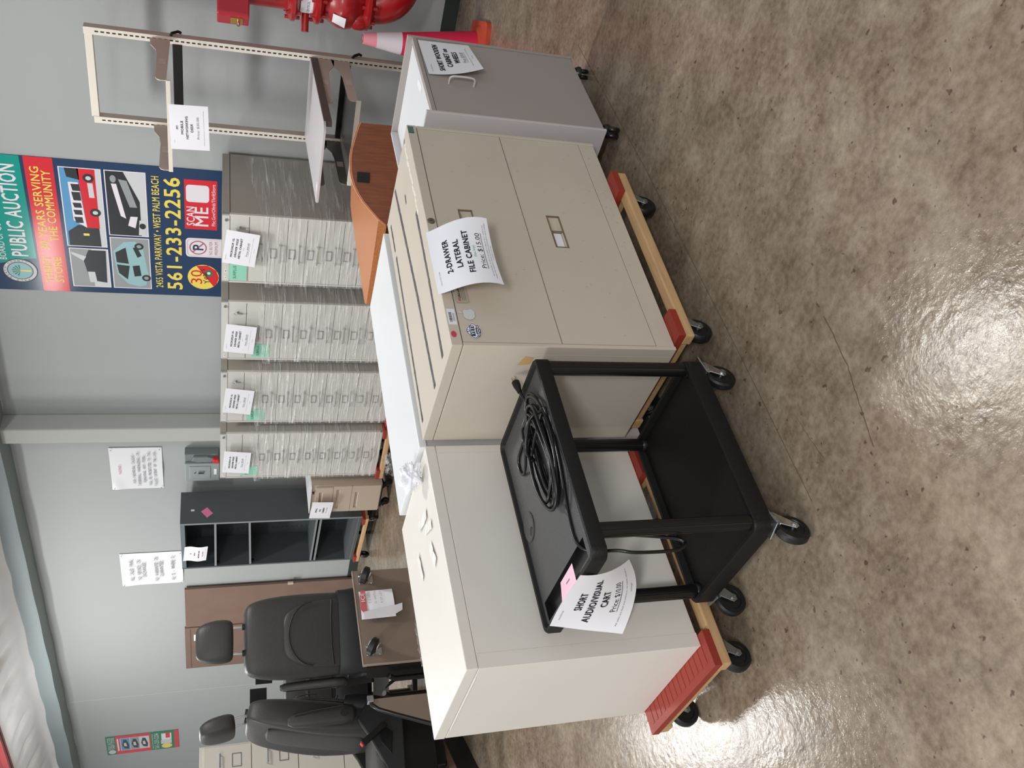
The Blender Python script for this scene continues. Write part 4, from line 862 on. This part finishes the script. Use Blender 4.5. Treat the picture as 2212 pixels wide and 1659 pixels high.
# ================================================================= car seats
def sel(cx, cy, z, w, d, e=3.2, n=32, fx=None):
    P = []
    for i in range(n):
        a = 2*pi*i/n; c, s = cos(a), sin(a)
        x = w/2*math.copysign(abs(c)**(2/e), c); y = d/2*math.copysign(abs(s)**(2/e), s)
        q = (cx+x, cy+y, z); P.append(fx(q) if fx else q)
    return P
def car_seat(label, x, y, rz, head=True, sc_=1.0, hinge=.66, recline=12, backh=.74, arms=(-1,), ped=True, fwd=0.0):
    """faces local +y; backrest leans back about the hinge"""
    t = thing('car_seat', label, 'car seat', (x, y, 0), rz, 'black vehicle seats')
    rec = Matrix.Translation((0, -.22, hinge)) @ Matrix.Rotation(R(recline), 4, 'X')
    def bolster(s):
        def f(q):
            x_, y_, z_ = q
            if y_ > 0: y_ += .055*min(1, abs(x_)/.22)**3*(1 if .1 < s < .8 else .4)
            return (x_, y_, z_)
        return f
    prof = [(-.06, .40, .10), (-.03, .45, .16), (.06, .49, .19), (.25, .50, .20), (.45, .50, .185), (.60, .475, .16), (.68, .44, .14), (.72, .40, .11), (.74, .34, .07)]
    mb = MB(rec); k = backh/.74
    mb.loft([sel(0, .01, s*k, w, d, 3.4, 40, bolster(s)) for s, w, d in prof])
    b = mb.build('backrest', leather, t, smooth=60, subsurf=1)
    mb = MB(rec); mb.loft([sel(0, .10, s*k, w, d, 2.6, 24) for s, w, d in ((.04, .20, .03), (.08, .27, .06), (.3, .28, .07), (.55, .26, .06), (.62, .2, .03))]); mb.build('back_insert', seat_cloth, b, smooth=60, subsurf=1)
    mb = MB(rec)                                     # moulded pocket on the rear face
    mb.loft([sel(0, -.085, s*k, w, d, 3, 28) for s, w, d in ((.06, .36, .02), (.08, .40, .045), (.30, .40, .05), (.42, .36, .05), (.50, .28, .045), (.53, .20, .03))]); p_ = mb.build('map_pocket', leather, b, smooth=60, subsurf=1)
    mb = MB(rec); mb.tube([(-.19+.02*0, -.112, .24*k), (-.08, -.118, .25*k), (.08, -.118, .25*k), (.19, -.112, .24*k)], .0055, 8)
    mb.tube([(.185*cos(a), -.112, (.36+.14*sin(a))*k) for a in [pi*i/14 for i in range(15)]], .0045, 8); mb.build('seam', seat_plastic, p_, smooth=60)
    mb = MB(rec); mb.loft([sel(0, -.075, s*k, w, d, 4, 28) for s, w, d in ((-.16, .42, .10), (-.10, .48, .13), (.02, .50, .14), (.14, .505, .145), (.20, .50, .10))]); mb.build('rear_cover', seat_plastic, t, smooth=60)
    if head:
        for s in (-1, 1): MB(rec).tube([(s*.075, .0, .70*k), (s*.075, fwd, (.74*k+.10))], .0065, 12).build('headrest_post', chrome, t, smooth=50)
        for s in (-1, 1): MB(rec).cyl((s*.075, 0, .735*k), (s*.075, 0, .752*k), .018, 14).build('post_sleeve', seat_plastic, t)
        hr = MB(rec @ Matrix.Translation((0, fwd, .74*k+.06)) @ Matrix.Rotation(R(-6-fwd*200), 4, 'X')); hr.loft([sel(0, .005+.02*q, s, w, d, 3.2, 32) for s, w, d, q in ((0, .19, .08, 0), (.012, .235, .115, 0), (.06, .255, .13, .1), (.13, .245, .125, .3), (.18, .21, .105, .5), (.205, .17, .07, .6), (.212, .12, .03, .6))])
        hr.build('headrest', leather, t, smooth=60, subsurf=1)
    for s in arms:
        xf = rec @ Matrix.Translation((s*.285, .02, .16*k)) @ Matrix.Rotation(R(-14), 4, 'X')
        mb = MB(xf); mb.loft([sel(0, 0, q, w, d, 2.6, 24) for q, w, d in ((-.03, .02, .05), (-.01, .055, .095), (.05, .06, .11), (.22, .058, .10), (.34, .05, .075), (.37, .03, .04))]); a_ = mb.build('armrest', leather, t, smooth=60)
        mb = MB(xf); mb.lathe([(.02, -.004), (.022, .004)], 20, 0, (s*.030, 0, .04), 'x'); mb.tube([(s*.031, -.03, .06), (s*.031, -.03, .2), (s*.027, -.022, .33)], .003, 6); mb.build('pivot_cap', seat_plastic, a_)
    zc = hinge-.03
    mb = MB(); fr = []
    for q, w, hh, zz in ((-.28, .30, .05, -.01), (-.25, .46, .12, 0), (-.05, .50, .14, 0), (.12, .51, .15, .01), (.22, .49, .14, .015), (.27, .44, .09, .005), (.285, .36, .04, -.01)):
        fr.append([(p[0], q, zc+zz+p[1]) for p in [(a[0], a[1]) for a in sel(0, 0, 0, w, hh, 3.2, 36)]])
    mb.loft(fr); mb.build('seat_cushion', seat_cloth, t, smooth=60, subsurf=1)
    for s in (-1, 1):
        P = [(-.30, zc+.09), (-.20, zc+.16), (-.10, zc+.10), (.10, zc+.01), (.24, zc-.02), (.25, zc-.10), (-.26, zc-.13), (-.33, zc-.03)]
        sh_ = MB().prism(P, s*.255-.014, s*.255+.014, 'x').build('side_shield', seat_plastic, t, bevel=.010)
        MB().prism([(-.16, zc+.03), (-.05, zc+.03), (.03, zc-.03), (-.10, zc-.05)], s*.272-.003, s*.272+.003, 'x').build('shield_inset', black_gloss, sh_, bevel=.003)
    mb = MB(); bx = Matrix.Translation((-.285, -.10, zc+.06)) @ Matrix.Rotation(R(-35), 4, 'X')
    m2 = MB(bx); m2.box(-.02, .02, -.018, .018, -.08, .10); bk = m2.build('belt_buckle', black_plastic, t, bevel=.005); m2 = MB(bx); m2.box(-.016, .016, -.012, .012, .098, .108); lab(m2.build('release_button', label_red, bk, bevel=.002), 'red release button')
    if ped == 'post':
        mb = MB(); mb.box(-.24, .24, -.26, .26, .26, zc-.10); mb.box(-.13, .13, -.14, .10, .176, .27); mb.box(-.21, .21, -.25, -.20, zc-.16, zc-.11); mb.box(-.21, .21, .15, .20, zc-.16, zc-.11); mb.build('pedestal', black_gloss, t, bevel=.01)
    elif ped:
        mb = MB()
        for s in (-1, 1): mb.box(s*.19-.02, s*.19+.02, -.27, .25, zc-.16, zc-.12); mb.box(s*.19-.012, s*.19+.012, -.25, -.21, .0, zc-.14); mb.box(s*.19-.012, s*.19+.012, .18, .22, .0, zc-.14); mb.box(s*.19-.025, s*.19+.025, -.28, .26, 0, .03)
        mb.tube(spline([(-.19, -.23, .40), (-.05, -.25, .30), (.05, -.25, .16), (.19, -.23, .12)], 5), .014, 8); mb.box(-.19, .19, -.24, -.22, .05, .09); mb.box(-.19, .19, -.01, .01, zc-.17, zc-.13)
        mb.build('pedestal', black_gloss, t, bevel=.003)
        MB().box(-.17, .17, -.262, -.25, zc-.26, zc-.14).build('pedestal_plate', zinc, t)
    return t
car_seat('black leather car seat turned away, rear pocket showing, behind the brown tipped table', -5.06, 3.03, 64, recline=6, arms=(-1,), hinge=.655)
car_seat('black car seat facing left with raised armrest and tilted headrest', -5.46, 2.355, 172, recline=12, arms=(-1,), hinge=.60, backh=.78, ped='post', fwd=.06)
s3 = car_seat('third black car seat without headrest, mostly hidden between the other two', -6.46, 3.50, 50, head=False, backh=.50, recline=4, arms=(), hinge=.57)
for a, b, c_, e in ((-.10, .03, .70, .80), (.06, .12, .66, .76), (.15, .20, .68, .735)): MB().box(a, b, -.235, -.225, .53+c_-.04, .53+e-.02).build('latch_plate', black_plastic, s3)
# brown tipped table with casters on its face
t = thing('tipped_table', 'brown laminate table board standing on edge with two casters and a torn notice', 'table', (-4.50, 2.505, 0), 90)
w, zt_ = .63, .762
MB().box(0, w, .002, .020, .10, zt_).build('board', brown_lam, t, bevel=.0015)
mb = MB(); mb.box(-.0005, w+.0005, .0, .021, zt_, zt_+.004); mb.box(-.004, 0, 0, .021, .10, zt_+.004); mb.build('edge_trim', mat('edge_trim_pale', (168, 150, 138), .4), t)
mb = MB(); mb.prism([(.02, .745), (.14, .73), (.15, .50), (.12, .20), (.02, .12)], -.012, -.004, 'x'); mb.build('end_plate', black_plastic, t)
for yy in (.10, .30):
    mb = MB(); mb.tube([(-.05, yy, .0), (-.05, yy, .58), (-.05, yy-.04, .62)], .016, 10); mb.build('leg_tube', black_gloss, t, smooth=50)
MB().box(-.12, -.05, .14, .30, .03, .06).build('foot', black_gloss, t); MB().box(.05, w-.05, .05, .09, .05, .10).build('foot_bar', black_gloss, t)
def face_caster(x, z, ang):
    S_ = Matrix.Scale(1.45, 4)
    mb = MB(S_); mb.box(-.024, .024, -.004, .001, -.030, .030); 
    for a in (-.018, .018):
        for b in (-.024, .024): mb.cyl((a, -.008, b), (a, -.002, b), .006, 8)
    mb.lathe([(.024, -.020), (.024, -.004)], 18, 0, (0, 0, 0), 'y')
    xf = Matrix.Rotation(R(ang), 4, 'Y')
    for s in (-1, 1): m2 = [tuple(xf @ Vector(q)) for q in ((-.018, -.018, s*.018), (.03, -.018, s*.018), (.030, -.075, s*.018), (.016, -.080, s*.018), (-.012, -.04, s*.018))]; mb.add(m2+[tuple(Vector(q)+xf @ Vector((0, 0, .003))) for q in m2], [(0, 1, 2, 3, 4), (9, 8, 7, 6, 5), (0, 5, 6, 1), (1, 6, 7, 2), (2, 7, 8, 3), (3, 8, 9, 4), (4, 9, 5, 0)])
    c = mb.build('caster', chrome, t, (x, .002, z), 0, smooth=40)
    m3 = MB(S_ @ xf); m3.lathe([(.01, -.013), (.028, -.013), (.036, -.009), (.036, .009), (.028, .013), (.01, .013)], 24, 0, (.024, -.062, 0), 'z'); m3.build('wheel', tyre, c, smooth=40)
face_caster(.565, .690, 205); face_caster(.085, .695, 215)
def tsh(x, z): return (x, -.02-.02*sin((x+.1)*9), z)
mb = MB(); mb.grid(lambda u, v: (-.02+.19*u, -.004-.012*math.sin(u*3.1)-.01*(1-v), -.145+.20*v-.10*max(0, .33-u)*v*0), 10, 8, 0)
f = lambda x, z: (x, -.022-.006*math.sin((x+.02)*16), z)
pl(mb, [(-.015, .02), (.165, .02), (.165, .045), (.12, .056), (.03, .056), (-.015, .02)], f, 1); text(mb, 'ICE', .115, .038, .022, lambda x, z: (x, f(x, z)[1]-.001, z), 0, width=.06, bold=.02)
for s_, z in (('T IS NOT', -.002), ('D WITH', -.036), ('E OF LOT', -.070)): text(mb, s_, .112, z, .013, f, 2, width=.085)
mb.add([(-.045, -.05, .05), (.0, -.055, .045), (.03, -.05, -.13), (.055, -.035, -.19), (.01, -.03, -.185), (-.02, -.02, -.12)], [(0, 5, 4, 3, 2, 1)], 0)
nt_ = mb.build('torn_notice', [paper, mat('notice_red', (212, 106, 112), .6), mat('notice_ink', (176, 150, 158), .7)], None, (-4.485, 2.80, .69), 90, fix=False, smooth=60)
tag(nt_, 'curling white and red notice stuck to the brown tipped table', 'sign')
# second brown board with black edging in front of the left seat, low plinth
t = thing('brown_board', 'brown board with black curved edging leaning below the left car seat', 'board', (-4.60, 2.345, 0), 90)
Pb = [(0, .10), (0, .735), (-.03, .725), (-.06, .69), (-.10, .60), (-.19, .38), (-.19, .10)]
MB().prism(Pb, .0, .018, 'y').build('panel', brown_lam, t)
MB().tube([(a, .008, b) for a, b in Pb[1:6]], .012, 10).build('edge_trim', black_gloss, t, smooth=50); MB().box(-.02, .02, -.012, .022, .715, .75).build('corner_clip', chrome, t, bevel=.003)
MB().box(-.19, -.0, .02, .06, .0, .10).build('foot_bar', black_plastic, t)
t = thing('black_plinth', 'low black base with a brown top board on the floor at the left', 'platform', (-5.33, 2.235, 0), 125)
MB().box(-.35, .32, .0, .62, .0, .135).build('base', black_plastic, t, bevel=.003); MB().box(-.36, .33, -.01, .63, .135, .175).build('top_board', brown, t, bevel=.003)
mb = MB(); mb.tube(spline([(-.30, .03, .175), (-.28, .04, .30), (-.15, .05, .36), (.1, .05, .40), (.28, .05, .42)], 5), .012, 8); mb.tube([(.28, .05, .18), (.28, .05, .42)], .012, 8); mb.build('seat_rail', black_gloss, t)
# far left: tall cream drawer cabinet and tan chair back
t = thing('drawer_cabinet', 'tall cream drawer cabinet half hidden behind the left car seat', 'file cabinet', (-6.42, 2.28, 0), 78)
w, h = .72, 1.655
MB().box(0, w, .02, .6, 0, h).build('case', mat('ivory_cab', (220, 214, 202), .5), t, bevel=.002)
for k in range(5):
    z1 = h-.03-k*.32; dr = MB().box(.015, w-.015, .0, .02, z1-.315, z1).build('drawer', mat('ivory_cab', (220, 214, 202), .5), t, bevel=.002)
    for xx in (.30, .56):
        mb = MB()
        for q in ((xx, xx+.09, z1-.25, z1-.246), (xx, xx+.09, z1-.19, z1-.186), (xx, xx+.004, z1-.25, z1-.19), (xx+.086, xx+.09, z1-.25, z1-.19)): mb.box(q[0], q[1], -.004, .001, q[2], q[3])
        mb.build('label_holder', zinc, dr)
    for xx in (.30, .56): MB().tube([(xx, .0, z1-.10), (xx, -.03, z1-.105), (xx+.09, -.03, z1-.105), (xx+.09, 0, z1-.10)], .006, 8).build('handle', chrome, dr)
t = thing('tan_chair', 'tan upholstered chair back peeking out behind the left car seat', 'chair', (-5.98, 2.02, 0), 130)
MB().loft([sel(0, .0, z, w_, d_, 2.8, 28) for z, w_, d_ in ((.55, .44, .08), (.60, .48, .12), (.85, .50, .13), (1.05, .46, .12), (1.15, .34, .09), (1.17, .2, .04))]).build('backrest', tan_fabric, t, smooth=60, subsurf=1)
MB().box(-.23, .23, .0, .45, .42, .50).build('seat', tan_fabric, t, bevel=.03)
for a in (-.2, .2):
    for b in (.02, .42): MB().cyl((a, b, 0), (a, b, .43), .014, 10).build('leg', black_gloss, t)
# ================================================================= crumpled paper and tape scraps on the cream cabinet
import mathutils
def crumple(name, label, x, y, z, rz, sx, sy, sz, seed):
    bm = bmesh.new(); bmesh.ops.create_icosphere(bm, subdivisions=4, radius=1)
    for v in bm.verts:
        p = v.co*1.0; q = abs(noise.noise(p*1.7+Vector((seed, 0, 0))))*1.1+abs(noise.noise(p*3.6+Vector((0, seed, 0))))*.5
        v.co = p*(1-.35+q*.75)
    lo = min(v.co.z for v in bm.verts)
    for v in bm.verts: v.co = Vector((v.co.x*sx, v.co.y*sy, (v.co.z-lo)*sz))
    me = bpy.data.meshes.new(name); bm.to_mesh(me); bm.free(); me.materials.append(paper)
    o = bpy.data.objects.new(name, me); col.objects.link(o); o.location = (x, y, z); o.rotation_euler.z = R(rz); return tag(o, label, 'paper')
x0, y0 = off(CX, CY, CR, .722, .085)
crumple('crumpled_paper', 'crumpled white paper on the corner of the plain cream cabinet', x0, y0, .896, 30, .052, .040, .036, 3)
mb = MB(); random.seed(8)
for a, b, l, wd_, r_ in ((.60, .17, .12, .035, 80), (.54, .12, .10, .03, 70), (.50, .30, .10, .03, 10), (.44, .12, .09, .04, 20)):
    q = Matrix.Rotation(R(r_), 3, 'Z')
    P = [Vector((a, b, .0008))+q @ Vector((l*(u-.5), wd_*(v-.5), .003*noise.noise((u*4, v*4, a*9))+.003)) for v in (0, 1) for u in [k/5 for k in range(6)]]
    mb.add(P, [(k, k+1, k+7, k+6) for k in range(5)])
tag(mb.build('tape_scraps', mat('clear_tape', (246, 244, 238), .25), None, (CX, CY, .896), CR, fix=False), 'loose white tape scraps on top of the plain cream cabinet', 'tape')
mb = MB(); mb.grid(lambda u, v: (.24+.16*u, .478+.018*v, .897+.012*max(0, noise.noise((u*9, v*3, 2)))+.003), 20, 3)
tag(mb.build('clear_tape', film, None, (CX, CY, 0), CR, fix=False), 'wrinkled clear tape along the back edge of the plain cream cabinet', 'tape')
